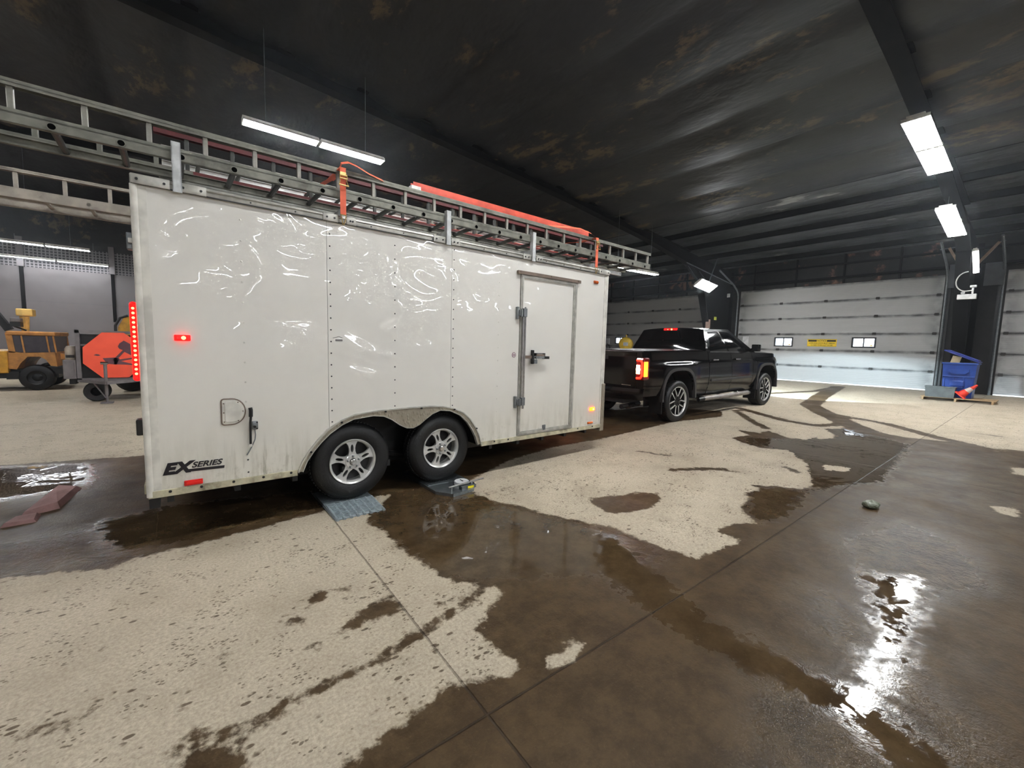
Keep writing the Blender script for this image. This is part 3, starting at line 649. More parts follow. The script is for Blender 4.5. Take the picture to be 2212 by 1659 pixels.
# ------------------------------------------------------------------ light fixtures
def fixture(p0, p1, width, tubes, roll, label, group=None, mat='tube', hang=0.5, units=2):
    p0, p1 = Vector(p0), Vector(p1); c = (p0+p1)/2; d = (p1-p0); L = d.length; d.normalize()
    ya = Vector((0, 0, 1)).cross(d).normalized(); za = d.cross(ya)
    root = thing('light_fixture', label, 'light', group=group)
    mt = Matrix((d, ya, za)).transposed() @ Matrix.Rotation(roll, 3, 'X'); root.location = c; root.rotation_euler = mt.to_euler()
    U = L/units
    for u in range(units):
        x0 = -L/2+u*U+0.02; x1 = x0+U-0.04; h = MB()
        h.box(x0, x1, -width*0.32, width*0.32, 0.035, 0.085)
        h.strip([(-width/2, 0.0), (-width*0.32, 0.045), (0, 0.03), (width*0.32, 0.045), (width/2, 0.0)],
                [(-width/2, 0.006), (-width*0.32, 0.052), (0, 0.036), (width*0.32, 0.052), (width/2, 0.006)], x0, x1, 'x')
        h.box(x0, x0+0.012, -width/2, width/2, -0.01, 0.05); h.box(x1-0.012, x1, -width/2, width/2, -0.01, 0.05)
        ho = h.build('housing', M['reflector'], root)
        for k in range(tubes):
            yy = (k-(tubes-1)/2)*width/tubes
            t = MB(); t.cyl((x0+0.02, yy, 0.004), (x1-0.02, yy, 0.004), 0.019, n=8); t.build('tube', M[mat], ho, True)
    if hang:
        for x in (-L*0.35, L*0.35):
            k = MB(); k.cyl((x, 0, 0.08), (x, 0, 0.08+hang), 0.006, n=6); k.build('hanger', M['galv'], root)
    return root
G = 'fluorescent fixtures under the roof frames'
fixture((0.84, 9.0, 5.245), (3.37, 9.0, 5.24), 0.25, 4, 0, 'long fluorescent light above the ladders at upper left centre', G, hang=1.6)
fixture((10.75, 9.0, 4.09), (13.3, 9.0, 4.14), 0.2, 2, 0, 'fluorescent light just under the right end of the ladders', G, 'tube_door', hang=1.8)
fixture((10.1, 1.90, 5.60), (12.77, 1.90, 5.39), 0.38, 4, 0, 'largest bright four-tube light at upper right', G, hang=0.6)
fixture((13.75, 1.9, 4.88), (15.85, 1.9, 4.63), 0.34, 4, 0, 'four-tube light above the column by the blue bin', G, 'tube_door', hang=0.3)
fixture((17.0, 1.66, 4.41), (18.15, 1.70, 3.95), 0.12, 1, R(-10), 'small light seen end-on against the column by the blue bin', G, 'tube_door', hang=0, units=1)
fixture((15.9, 8.9, 4.16), (17.15, 8.9, 4.02), 0.42, 4, R(-38), 'short tilted light between the middle door and the pickup cab', G, 'tube_door', hang=0.9, units=1)
fixture((-6.2, 22.0, 4.56), (-2.75, 22.0, 4.53), 0.2, 2, 0, 'upper of the two long lights in front of the far left wall', G, hang=1.5, units=3)
fixture((-5.6, 24.6, 4.36), (-2.55, 24.6, 4.34), 0.12, 1, 0, 'lower thin light in front of the wire mesh on the far left wall', G, 'tube_wall', hang=0.8, units=2)
fixture((-5.2, 16.0, 4.79), (-2.75, 16.0, 4.76), 0.2, 2, 0, 'light glimpsed between the ladders overhanging at the left edge', G, hang=1.2)
# more of the same fixtures, unseen, added for light and reflections on the trailer
fixture((2.2, 1.70, 6.0), (4.65, 1.70, 5.8), 0.34, 4, 0, 'unseen four-tube light added overhead, above the wet floor', G, hang=0.6)
fixture((9.0, -5.9, 5.2), (11.45, -5.9, 4.98), 0.34, 4, 0, 'unseen four-tube light added out to the right', G, hang=0.6)
fixture((2.2, -5.9, 5.9), (4.65, -5.9, 5.7), 0.34, 4, 0, 'unseen four-tube light added to the right behind the camera', G, hang=0.6)
fixture((-8.0, 9.0, 5.4), (-5.5, 9.0, 5.4), 0.2, 3, 0, 'unseen long light added behind the ladders on the left', G, hang=0.9)
fixture((-6.5, 1.70, 5.9), (-4.0, 1.70, 6.0), 0.34, 4, 0, 'unseen four-tube light added behind the camera to the left', G, hang=0.6)
for yy, nm in ((-13.7, 'third'), (-21.5, 'fourth')):
    fixture((2.4, yy, 5.9), (4.85, yy, 5.7), 0.34, 4, 0, 'unseen four-tube light added on the %s frame to the right, over the middle of the hall' % nm, G, hang=0.6)
    fixture((9.0, yy, 5.2), (11.45, yy, 4.98), 0.34, 4, 0, 'unseen four-tube light added on the %s frame to the right, towards the doors' % nm, G, hang=0.6)
fixture((-3.4, -13.7, 5.9), (-1.0, -13.7, 6.0), 0.34, 4, 0, 'unseen four-tube light added behind the camera on the third frame to the right', G, hang=0.6)
# white brace and rod by the short tilted light
tb = thing('door_opener_rail', 'thin pale rail and strut above the short tilted light beside the column', 'rail', (16.0, 9.3, 4.85))
b = MB(); b.cyl((-0.3, 0, 0.1), (3.6, -0.1, -0.4), 0.02, n=8); b.build('rail', M['galv'], tb)
b = MB(); b.cyl((2.2, 0, 0.8), (1.1, -0.2, -0.55), 0.018, n=8); b.build('strut', M['galv'], tb)
# timber braces, cable, emergency light at the right column
tb = thing('timber_brace', 'pale diagonal timber brace to the right of the small end-on light', 'brace', (18.6, 1.36, 4.85))
b = MB(); b.cyl((0, 0, 0), (-0.1, 0.38, -0.6), 0.045, n=4); b.cyl((0, 0, 0), (0, -0.12, 0.02), 0.015, n=6, mi=1); b.build('brace_bar', [M['timber'], M['galv']], tb)
tb = thing('timber_brace', 'pale diagonal timber brace left of the column above the blue bin', 'brace', (18.6, 2.37, 4.84))
b = MB(); b.cyl((0, 0, 0), (0, -0.24, -0.5), 0.045, n=4); b.cyl((0, 0.2, -0.02), (0, -0.15, 0.0), 0.015, n=6, mi=1); b.build('brace_bar', [M['timber'], M['galv']], tb)
b = MB(); b.tube([(0, 0.02+0.22*math.sin(a/12*math.pi), 0.27*math.cos(a/12*math.pi)) for a in range(13)]+[(0, -0.12, -0.25)], 0.014, 6)
tag(b.build('white_cable', M['cable_white'], loc=(17.35, 1.755, 3.63)), 'white cable looping beside the emergency light on the column', 'cable')
em = thing('emergency_light', 'white emergency light box on the black column above the blue bin', 'emergency light', (17.50, 1.765, 3.15))
b = MB(); b.box(-0.05, 0.05, -0.19, 0.19, 0, 0.14, 0, 0.01); b.build('battery_box', M['exitwhite'], em)
b = MB(); b.box(-0.05, 0.02, -0.17, -0.04, 0.32, 0.38, 0, 0.01); b.box(-0.02, 0.02, -0.12, -0.08, 0.14, 0.33); b.build('bracket', M['exitwhite'], em)
b = MB(); b.cyl((-0.06, 0.08, 0.18), (0.0, 0.08, 0.18), 0.045, 0.03, n=12); b.build('lamp_head', M['exitwhite'], em)
# ------------------------------------------------------------------ enclosed trailer (local x = along, y = away from camera, z = up)
TL_LOC, TL_ROT = (-0.2627, 3.794, 0.39), (0, -0.0022, 0.0242)
TM = Matrix.Translation(TL_LOC) @ Euler(TL_ROT).to_matrix().to_4x4()
TLen, TH, TW = 4.916, 2.15, 2.5
tr = thing('enclosed_trailer', 'white enclosed cargo trailer carrying ladders, hitched behind the black pickup', 'trailer', TL_LOC, TL_ROT)
ARCH = [(0.951, 0.0), (0.985, 0.085), (1.044, 0.175), (1.105, 0.25), (1.19, 0.335), (1.30, 0.405), (1.42, 0.45), (1.60, 0.468), (1.89, 0.475), (2.15, 0.473), (2.32, 0.460), (2.45, 0.432), (2.578, 0.372), (2.67, 0.29), (2.735, 0.20), (2.785, 0.10), (2.815, 0.0)]
FIN = [(0.985, 0.0), (1.02, 0.085), (1.075, 0.165), (1.135, 0.235), (1.21, 0.305), (1.31, 0.37), (1.42, 0.412), (1.60, 0.425), (1.88, 0.30), (2.04, 0.285), (2.25, 0.405), (2.42, 0.40), (2.54, 0.345), (2.63, 0.27), (2.69, 0.19), (2.74, 0.10), (2.775, 0.0)]
# refine the inner edge: two wheel arcs with a dip between them
FIN = [(0.985, 0.0), (1.02, 0.085), (1.075, 0.165), (1.135, 0.235), (1.21, 0.305), (1.31, 0.37), (1.42, 0.412), (1.60, 0.428), (1.70, 0.415), (1.78, 0.375), (1.86, 0.315), (1.93, 0.278), (2.0, 0.272), (2.07, 0.30), (2.14, 0.35), (2.21, 0.395), (2.30, 0.425), (2.42, 0.41), (2.54, 0.352), (2.63, 0.27), (2.69, 0.19), (2.74, 0.10), (2.775, 0.0)]
ARCHF = [(0.951, 0.0), (0.985, 0.085), (1.044, 0.175), (1.105, 0.25), (1.19, 0.335), (1.30, 0.405), (1.42, 0.45), (1.60, 0.468), (1.70, 0.470), (1.78, 0.472), (1.86, 0.474), (1.93, 0.475), (2.0, 0.475), (2.07, 0.474), (2.14, 0.473), (2.21, 0.470), (2.32, 0.460), (2.45, 0.432), (2.578, 0.372), (2.67, 0.29), (2.735, 0.20), (2.785, 0.10), (2.815, 0.0)]
def side_poly(): return [(0, 0.0), (0, TH)] + [(TLen, TH), (TLen, 0.0)] + ARCH[::-1]
# right side skin: panels between the seams, wheel arch cut out
b = MB(); seams = [0.0, 1.21, 2.42, 3.335]
A = ARCH
def arch_cut(x0, x1):
    pts = [(x0, 0.0 if not (A[0][0] < x0 < A[-1][0]) else None)]
    def zi(x):
        if x <= A[0][0] or x >= A[-1][0]: return 0.0
        for p, q in zip(A[:-1], A[1:]):
            if p[0] <= x <= q[0]: return p[1]+(q[1]-p[1])*(x-p[0])/(q[0]-p[0])
    xs = [x0]+[p[0] for p in A if x0 < p[0] < x1]+[x1]
    low = [(x, zi(x)) for x in xs]
    return low+[(x1, TH), (x0, TH)]
for x0, x1 in ((0.0, 1.2085), (1.2115, 2.4185), (2.4215, 3.333), (4.29, TLen)):
    b.prism(arch_cut(x0, x1), 0.0, 0.02, 'y', 0)
b.box(3.333, 4.29, 0, 0.02, 1.93, TH, 0); b.box(3.333, 4.29, 0, 0.02, 0, 0.03, 0)
b.box(0.0, TLen, 0.016, 0.03, 0.48, TH, 1)
# stud heads
def studs(x, z0, z1, step, dark=True, off=0.004):
    z = z0
    while z < z1:
        b.cyl((x, 0.001, z), (x, -0.003, z), 0.0075, 0.005, n=8, mi=1 if dark else 2); z += step
studs(0.055, 0.06, 2.05, 0.152); studs(0.60, 0.62, 2.08, 0.152, False); studs(0.60, 0.06, 0.2, 0.1)
studs(1.235, 0.40, 2.08, 0.10); studs(1.81, 0.50, 2.08, 0.125); studs(2.445, 0.46, 2.08, 0.10); studs(3.03, 0.06, 2.08, 0.145, False)
studs(4.86, 0.62, 2.08, 0.152)
for x in (0.12, 0.3, 0.5, 0.7, 0.9, 3.0, 3.2, 4.4, 4.7): b.cyl((x, 0.001, 0.005), (x, -0.014, 0.005), 0.01, n=8, mi=1)
b.build('side_wall', [M['trailer'], M['black'], M['white_plain']], tr)
# other walls
b = MB(); b.box(0, TLen, TW-0.03, TW, 0, TH); b.build('side_wall', M['trailer'], tr)
b = MB(); b.box(TLen-0.03, TLen, 0.03, TW-0.03, 0, TH); b.box(TLen, TLen+0.006, 0.03, TW-0.03, 0, 0.6, 1); b.build('front_wall', [M['trailer'], M['plate']], tr)
b = MB(); b.box(0, 0.04, 0.04, TW-0.04, 0.03, TH-0.03); b.box(-0.02, 0.0, 0.03, TW-0.03, 0.0, 0.06, 1)
b.build('ramp_door', [M['trailer'], M['cream_trim']], tr)
b = MB(); b.box(0, TLen, 0.0, TW, TH-0.01, TH+0.012); b.build('roof', M['white_plain'], tr)
b = MB(); b.box(0.02, 0.94, 0.03, TW-0.03, -0.03, 0.02); b.box(2.83, TLen-0.02, 0.03, TW-0.03, -0.03, 0.02); b.box(0.9, 2.9, 0.42, TW-0.42, -0.03, 0.02)
b.build('floor_deck', M['black'], tr)
# wheel well liner
b = MB(); b.box(0.93, 2.84, 0.40, 0.42, -0.02, 0.5); b.box(0.93, 0.945, 0.03, 0.42, 0, 0.5); b.box(2.825, 2.84, 0.03, 0.42, 0, 0.5); b.box(0.93, 2.84, 0.03, 0.42, 0.485, 0.5)
b.build('wheel_well', M['black'], tr)
# chassis
b = MB()
for y in (0.45, TW-0.5): b.box(0.02, TLen, y, y+0.05, -0.16, -0.03)
for x in np.arange(0.1, TLen, 0.41): b.box(x, x+0.04, 0.05, TW-0.05, -0.09, -0.03)
b.box(0.0, 0.06, 0.05, TW-0.05, -0.12, -0.0)
for x in (1.424, 2.34): b.cyl((x, 0.15, 0.0-0.0), (x, TW-0.15, 0.0), 0.04, n=10)
b.tube([(1.05, 0.32, -0.05), (1.42, 0.32, -0.13), (1.88, 0.32, -0.04), (2.34, 0.32, -0.13), (2.7, 0.32, -0.05)], 0.03, 6)
b.build('chassis', M['black'], tr)
b = MB(); b.cyl((TLen, 0.5, -0.08), (TLen+1.15, TW/2, -0.06), 0.05, n=4); b.cyl((TLen, TW-0.5, -0.08), (TLen+1.15, TW/2, -0.06), 0.05, n=4)
b.box(TLen+1.0, TLen+1.3, TW/2-0.06, TW/2+0.06, -0.06, 0.04); b.cyl((TLen+0.9, TW/2, -0.3), (TLen+0.9, TW/2, 0.35), 0.035, n=10)
b.build('tongue', M['black'], tr)
# fender trim with diamond-plate filler between the wheels
b = MB(); b.strip(ARCHF, FIN, -0.014, 0.02, 'y', 0)
IN2 = [(p[0]+(0.006 if p[0] < 1.3 else (-0.006 if p[0] > 2.5 else 0)), p[1]-0.008) for p in ARCHF]
b.strip([(p[0], p[1]+0.004) for p in ARCHF], IN2, -0.022, 0.0, 'y', 1); b.strip(FIN, [(p[0]+(0.006 if p[0] < 1.4 else -0.006), p[1]-0.006) for p in FIN], -0.018, 0.02, 'y', 1)
for p in (ARCHF[2], ARCHF[5], ARCHF[8], ARCHF[13], ARCHF[17], ARCHF[20]): b.cyl((p[0]+0.01, -0.014, p[1]-0.014), (p[0]+0.01, -0.028, p[1]-0.014), 0.009, n=8, mi=2)
b.build('fender_trim', [M['plate'], M['alu_trim'], M['black']], tr)
# trims
b = MB(); b.box(-0.005, TLen+0.005, -0.012, 0.02, TH-0.048, TH+0.012, 0, 0.004); b.box(0, TLen, -0.018, -0.012, TH-0.052, TH-0.044, 1)
b.cyl((0, -0.014, TH-0.006), (TLen, -0.014, TH-0.006), 0.008, n=8)
for x in np.arange(0.06, TLen, 0.305): b.cyl((x, -0.012, TH-0.028), (x, -0.017, TH-0.028), 0.006, n=6, mi=1)
for x0, x1 in ((0.0, 0.20), (0.24, 0.40), (1.18, 1.30), (1.37, 1.45), (2.20, 2.33), (2.40, 2.5), (3.35, 3.46), (3.55, 3.65), (4.7, TLen)):
    b.box(x0, x1, -0.024, -0.012, TH-0.05, TH+0.012, 0, 0.003)
    for xx in (x0+0.03, x1-0.03): b.cyl((xx, -0.024, TH-0.02), (xx, -0.03, TH-0.02), 0.008, n=8, mi=1)
b.build('top_rail', [M['alu_trim'], M['black']], tr, True)
for a_, c_ in ((0, 0.95), (2.82, TLen)):
    b = MB(); b.box(a_, c_, -0.01, 0.025, -0.03, 0.022, 0, 0.004); b.build('bottom_rail', M['cream_trim'], tr)
b = MB(); b.cyl((0.012, 0.008, -0.02), (0.012, 0.008, TH-0.05), 0.022, n=12); b.box(0.01, 0.075, -0.004, 0.02, 0.0, TH-0.05); b.build('corner_post', M['white_plain'], tr, True)
b = MB(); b.cyl((TLen-0.012, 0.008, -0.02), (TLen-0.012, 0.008, TH-0.05), 0.02, n=12); b.box(TLen-0.075, TLen, -0.004, 0.02, 0.0, TH-0.05, 0)
b.build('corner_post', M['white_plain'], tr, True)
b = MB(); b.box(TLen-0.045, TLen+0.03, -0.012, 0.12, -0.08, 0.6, 0, 0.01); b.build('corner_guard', M['plate'], tr)
# side door
dr = MB(); dr.box(3.372, 4.222, -0.004, 0.02, 0.075, 1.888, 0, 0.003); dr = dr.build('door', M['trailer'], tr)
b = MB()
b.strip([(3.336, 0.03), (3.336, 1.925), (4.284, 1.925), (4.284, 0.03), (3.336, 0.03)], [(3.376, 0.078), (3.376, 1.885), (4.222, 1.885), (4.222, 0.078), (3.376, 0.078)], -0.016, 0.02)
b.strip([(3.352, 0.045), (3.352, 1.91), (4.262, 1.91), (4.262, 0.045), (3.352, 0.045)], [(3.366, 0.06), (3.366, 1.898), (4.245, 1.898), (4.245, 0.06), (3.366, 0.06)], -0.022, -0.012)
b.build('door_frame', M['alu_trim'], dr)
b = MB(); b.box(3.275, 4.33, -0.03, 0.005, 1.938, 1.962); b.box(3.275, 4.33, -0.034, -0.028, 1.925, 1.962)
for x in (3.31, 3.8, 4.28): b.cyl((x, -0.03, 1.95), (x, -0.04, 1.95), 0.008, n=6)
b.build('drip_cap', M['brown_drip'], dr)
b = MB(); b.cyl((3.385, -0.045, 0.36), (3.385, -0.045, 1.55), 0.012, n=10); b.cyl((3.362, -0.035, 0.40), (3.362, -0.035, 1.5), 0.009, n=10)
b.build('cam_bar', M['alu'], dr, True)
for z in (1.48, 0.44):
    b = MB(); b.box(3.272, 3.30, -0.035, 0.0, z-0.07, z+0.07, 0, 0.004); b.box(3.295, 3.35, -0.05, -0.01, z-0.035, z+0.035, 0, 0.004); b.box(3.35, 3.402, -0.062, -0.004, z-0.04, z+0.055, 0, 0.004)
    b.cyl((3.322, -0.055, z-0.045), (3.322, -0.055, z+0.045), 0.012, n=10); b.build('cam_keeper', M['galv'], dr)
b = MB(); b.box(3.385, 3.50, -0.055, -0.04, 0.955, 0.99, 1); b.box(3.495, 3.52, -0.07, -0.03, 0.89, 1.055, 0, 0.004)
b.box(3.535, 3.68, -0.085, -0.03, 0.955, 0.985, 2); b.box(3.54, 3.68, -0.085, -0.05, 0.985, 1.008, 1); b.box(3.535, 3.55, -0.085, -0.05, 0.985, 1.02, 0); b.box(3.672, 3.685, -0.085, -0.05, 0.95, 1.02, 0); b.box(3.54, 3.68, -0.085, -0.05, 1.012, 1.02, 0)
b.box(3.665, 3.76, -0.08, -0.05, 0.95, 0.982, 0)
b.build('lock_handle', [M['black'], M['brown_drip'], M['galv']], dr)
b = MB(); b.tube([(3.518, -0.075, 0.945), (3.515, -0.075, 0.975), (3.535, -0.075, 0.985), (3.55, -0.075, 0.975), (3.548, -0.075, 0.945)], 0.005, 6); b.box(3.508, 3.556, -0.09, -0.06, 0.895, 0.945, 0, 0.005); b.build('padlock', M['galv'], dr)
b = MB(); b.box(3.745, 3.79, -0.022, 0.0, 0.05, 0.12, 0, 0.004); b.box(3.755, 3.78, -0.032, -0.02, 0.09, 0.125); b.build('door_holdback', M['galv'], dr)
b = MB(); b.cyl((3.262, 0.0, 0.995), (3.262, -0.002, 0.995), 0.03, n=24, mi=0); b.cyl((3.262, -0.002, 0.995), (3.262, -0.003, 0.995), 0.024, n=24, mi=1)
b.box(3.245, 3.279, -0.0045, -0.003, 0.99, 1.0, 0); b.build('round_decal', [simple('decal_mauve', (128, 78, 96), 0.5), simple('decal_white', (206, 196, 196), 0.5)], tr)
# lamps and reflectors
def lamp(x0, x1, z0, z1, lens, name, hot=None, label=None):
    b = MB(); b.box(x0, x1, -0.012, 0, z0, z1, 0, 0.005); b.box(x0+0.008, x1-0.008, -0.024, -0.01, z0+0.008, z1-0.008, 0, 0.006)
    ms = [lens]
    if hot:
        ms.append(M[hot]); cx = (x0+x1)/2+0.006; cz = (z0+z1)/2; b.cyl((cx, -0.0235, cz), (cx, -0.027, cz), 0.0135, n=14, mi=1)
    o = b.build(name, ms, tr)
    if label: o['label'] = label
lamp(0.183, 0.275, 1.080, 1.122, M['red_glow'], 'marker_lamp', 'red_hot', 'lit red marker lamp near the rear of the side')
lamp(4.61, 4.70, 1.962, 2.0, M['amber_lens'], 'marker_lamp', None, 'unlit amber marker lamp near the top front corner')
lamp(4.635, 4.735, 0.225, 0.275, M['amber_glow'], 'marker_lamp', 'amber_hot', 'lit amber marker lamp low at the front')
lamp(4.60, 4.71, 0.045, 0.075, M['amber_lens'], 'reflector', None, 'amber reflector on the bottom rail')
lamp(0.20, 0.31, 0.026, 0.066, M['red_lens'], 'reflector', None, 'red reflector on the bottom edge')
# LED strip on the rear corner
b = MB(); b.box(-0.045, -0.005, 0.02, 0.075, 0.80, 1.335, 0, 0.016)
for k in range(15): b.cyl((-0.026, 0.0195, 0.85+k*0.0315), (-0.026, 0.0165, 0.85+k*0.0315), 0.0085, n=10, mi=1)
b.build('tail_lamp', [M['red_glow'], M['red_hot']], tr)['label'] = 'lit red LED strip on the rear corner'
b = MB(); b.box(-0.045, -0.005, TW-0.075, TW-0.02, 0.80, 1.335, 0, 0.016); b.build('tail_lamp', M['red_glow'], tr)
b = MB(); b.box(-0.04, 0.0, 0.03, 0.1, 1.68, 1.79, 0, 0.006); b.box(-0.03, -0.01, 0.01, 0.04, 1.72, 1.75, 1); b.build('rear_latch', [M['galv'], M['white_plain']], tr)
b = MB(); b.box(-0.045, 0.0, 0.03, 0.12, 0.42, 0.53, 0, 0.008); b.build('ramp_hinge', M['black'], tr)
# D-shaped vent
def dshape(x0, z0, x1, z1, r, n=14):
    cz = (z0+z1)/2; h = (z1-z0)/2; xc = x0+(x1-x0)*0.42
    pts = [(x0+0.012, z1), (x0+0.003, z1-0.006), (x0, z1-0.014), (x0, z0+0.014), (x0+0.003, z0+0.006), (x0+0.012, z0)]
    for k in range(n+1):
        a = -math.pi/2+math.pi*k/n; pts.append((xc+(x1-xc)*math.cos(a), cz+h*math.sin(a)))
    return pts
vd = MB(); P = dshape(0.440, 0.452, 0.592, 0.648, 0.01); vd.tube([(x, -0.004, z) for x, z in P+[P[0]]], 0.0055, 6, 1)
vd.prism(dshape(0.444, 0.456, 0.588, 0.644, 0.01), -0.008, 0.0, 'y', 0); P2 = dshape(0.462, 0.474, 0.572, 0.626, 0.01)
vd.tube([(x, -0.009, z) for x, z in P2+[P2[0]]], 0.003, 6, 0); vd.prism(P2, -0.016, -0.006, 'y', 0)
for x, z in ((0.453, 0.545), (0.455, 0.475), (0.545, 0.478), (0.575, 0.55), (0.545, 0.62), (0.453, 0.615)): vd.cyl((x, -0.008, z), (x, -0.013, z), 0.005, n=8, mi=1)
vd.build('vent_cover', [M['white_plain'], M['brown_drip']], tr)
lt = MB(); lt.tube([(0.622, -0.03, 0.57), (0.625, -0.035, 0.53), (0.624, -0.033, 0.50), (0.620, -0.03, 0.46), (0.618, -0.025, 0.29)], 0.0085, 8, 0)
lt.tube([(0.622, -0.03, 0.575), (0.625, -0.035, 0.555), (0.624, -0.033, 0.505)], 0.014, 8, 0); lt.cyl((0.618, -0.03, 0.278), (0.618, -0.018, 0.278), 0.012, n=10, mi=2)
lt.box(0.632, 0.672, -0.03, 0, 0.40, 0.465, 1, 0.006); lt.cyl((0.647, -0.03, 0.425), (0.647, -0.045, 0.425), 0.01, n=8, mi=0)
for z in (0.408, 0.457): lt.cyl((0.664, -0.03, z), (0.664, -0.036, z), 0.006, n=8, mi=0)
lo = lt.build('crank_handle', [M['black'], M['galv'], M['white_plain']], tr, True)
b = MB(); b.tube([(0.648, -0.03, 0.40), (0.652, -0.028, 0.36), (0.648, -0.025, 0.32), (0.632, -0.02, 0.28), (0.612, -0.015, 0.235), (0.592, -0.012, 0.20)], 0.004, 6); b.build('pull_cord', M['galv'], lo)
# lettering
tx = text_mesh('lettering', 'EX', 0.108, M['lettering'], tr, (0.083, -0.002, 0.13), (R(90), 0, 0), shear=0.32, bold=0.0065, sx=1.10, space=1.08)
text_mesh('lettering', 'SERIES', 0.056, M['lettering'], tr, (0.246, -0.002, 0.156), (R(90), 0, 0), shear=0.32, bold=0.0016, sx=1.16)
b = MB(); b.prism([(0.225, 0.128), (0.228, 0.148), (0.447, 0.142), (0.444, 0.122)], -0.002, -0.0005, 'y'); b.build('underline', M['lettering'], tr)
b = MB(); b.tube([(1.25, -0.001, 1.13), (1.30, -0.001, 1.145), (1.33, -0.001, 1.135)], 0.002, 5); b.box(1.27, 1.33, -0.001, 0.0, 1.105, 1.12); b.build('scrape_mark', M['greysteel'], tr)

# trailer wheels
def rim_mb(Rr, nsp, phase, rm, face=0.0):
    b = MB()
    b.lathe([(Rr*0.93, 0.16), (Rr*0.90, 0.03), (Rr*0.93, 0.012), (Rr*0.985, 0.004), (Rr, 0.0), (Rr*1.02, 0.008), (Rr*1.02, 0.03), (Rr*0.97, 0.17)], n=64)
    return b
def trailer_wheel(x, y, flip, phase):
    root_loc = (x, y, 0.005)
    o = MB(); o.lathe([(0.205, 0.03), (0.214, 0.004), (0.235, -0.004), (0.285, -0.008), (0.325, 0.004), (0.345, 0.022), (0.356, 0.045), (0.358, 0.10), (0.356, 0.155), (0.345, 0.18), (0.30, 0.20), (0.21, 0.19), (0.205, 0.03)], n=80)
    for k in range(72):
        a = 2*math.pi*k/72; c, s_ = math.cos(a), math.sin(a)
        for yy, l in ((0.055, 0.03), (0.125, 0.03)):
            q = Matrix.Rotation(-a, 4, 'Y'); o.X = q; o.box(0.354, 0.3625, yy, yy+l, -0.010, 0.010); o.X = Matrix()
    tyre = o.build('tyre', M['rubber'], tr, True); tyre.location = root_loc; tyre.rotation_euler = (0, 0, math.pi if flip else 0)
    b = MB(); Rr = 0.206
    b.lathe([(Rr*0.90, 0.15), (Rr*0.88, 0.05), (Rr*0.90, 0.02), (Rr*0.95, 0.004), (Rr, -0.003), (Rr*1.02, 0.002), (Rr*1.02, 0.02)], n=72)
    b.lathe([(0.0, 0.11), (0.14, 0.11), (0.186, 0.10)], n=40, mi=1)
    b.lathe([(0.028, 0.012), (0.034, 0.002), (0.062, 0.006), (0.074, 0.02), (0.074, 0.05)], n=48)
    for k in range(5):
        a0 = phase+2*math.pi*k/5
        for sg in (-1, 1):
            half = [(0.060, 0.0), (0.086, 0.0), (0.094, 0.009), (0.112, 0.013), (0.135, 0.013), (0.152, 0.008), (0.160, 0.0), (0.192, 0.0), (0.190, 0.062), (0.174, 0.046), (0.150, 0.033), (0.120, 0.027), (0.092, 0.028), (0.060, 0.038)]
            pts = [(r_*math.cos(a0)-sg*w_*math.sin(a0), r_*math.sin(a0)+sg*w_*math.cos(a0)) for r_, w_ in half]
            b.prism(pts, 0.014, 0.04, 'y')
    rim = b.build('rim', [M['machined'], M['black']], tyre, True)
    h = MB(); h.lathe([(0.0, -0.022), (0.022, -0.022), (0.028, -0.016), (0.030, 0.01), (0.030, 0.03)], n=24); h.build('hub_cap', M['alu'], tyre, True)
    for k in range(5):
        a = phase+0.0+2*math.pi*(k+0.0)/5; n_ = MB(); p = (0.052*math.cos(a), 0.052*math.sin(a)); n_.cyl((p[0], 0.02, p[1]), (p[0], -0.010, p[1]), 0.0085, n=6); n_.lathe([(0, -0.016), (0.006, -0.014), (0.0085, -0.010)], (p[0], 0, p[1]), n=10)
        n_.build('lug_nut', M['galv'], tyre)
trailer_wheel(1.424, 0.035, False, R(92)); trailer_wheel(2.34, 0.035, False, R(108))
trailer_wheel(1.424, TW-0.035, True, R(30)); trailer_wheel(2.34, TW-0.035, True, R(50))

# ladder rack on the roof: crossbars and white uprights belong to the trailer
for i, x in enumerate((0.24, 1.35, 2.36, 3.50, 4.62)):
    b = MB(); b.box(x-0.025, x+0.025, -0.0, TW, TH+0.012, TH+0.075, 0, 0.004); cb = b.build('rack_crossbar', M['rack'], tr)
    if i in (0, 2, 3):
        b = MB(); b.box(x-0.026, x+0.026, -0.036, -0.030, TH-0.06, 2.42); b.box(x-0.026, x-0.020, -0.036, 0.01, TH-0.05, 2.42); b.box(x+0.020, x+0.026, -0.036, 0.01, TH-0.05, 2.42)
        b.build('rack_upright', M['rack'], cb)
    b = MB(); b.box(x-0.026, x+0.026, TW+0.0, TW+0.006, TH-0.05, 2.42); b.build('rack_upright', M['rack'], cb)
b = MB(); b.box(TLen-0.3, TLen+0.42, 0.10, 0.14, TH+0.01, TH+0.06, 0, 0.004); b.cyl((TLen+0.39, 0.10, TH+0.035), (TLen+0.39, 0.096, TH+0.035), 0.008, n=8, mi=1); b.build('rack_end_bar', [M['rack'], M['black']], tr)

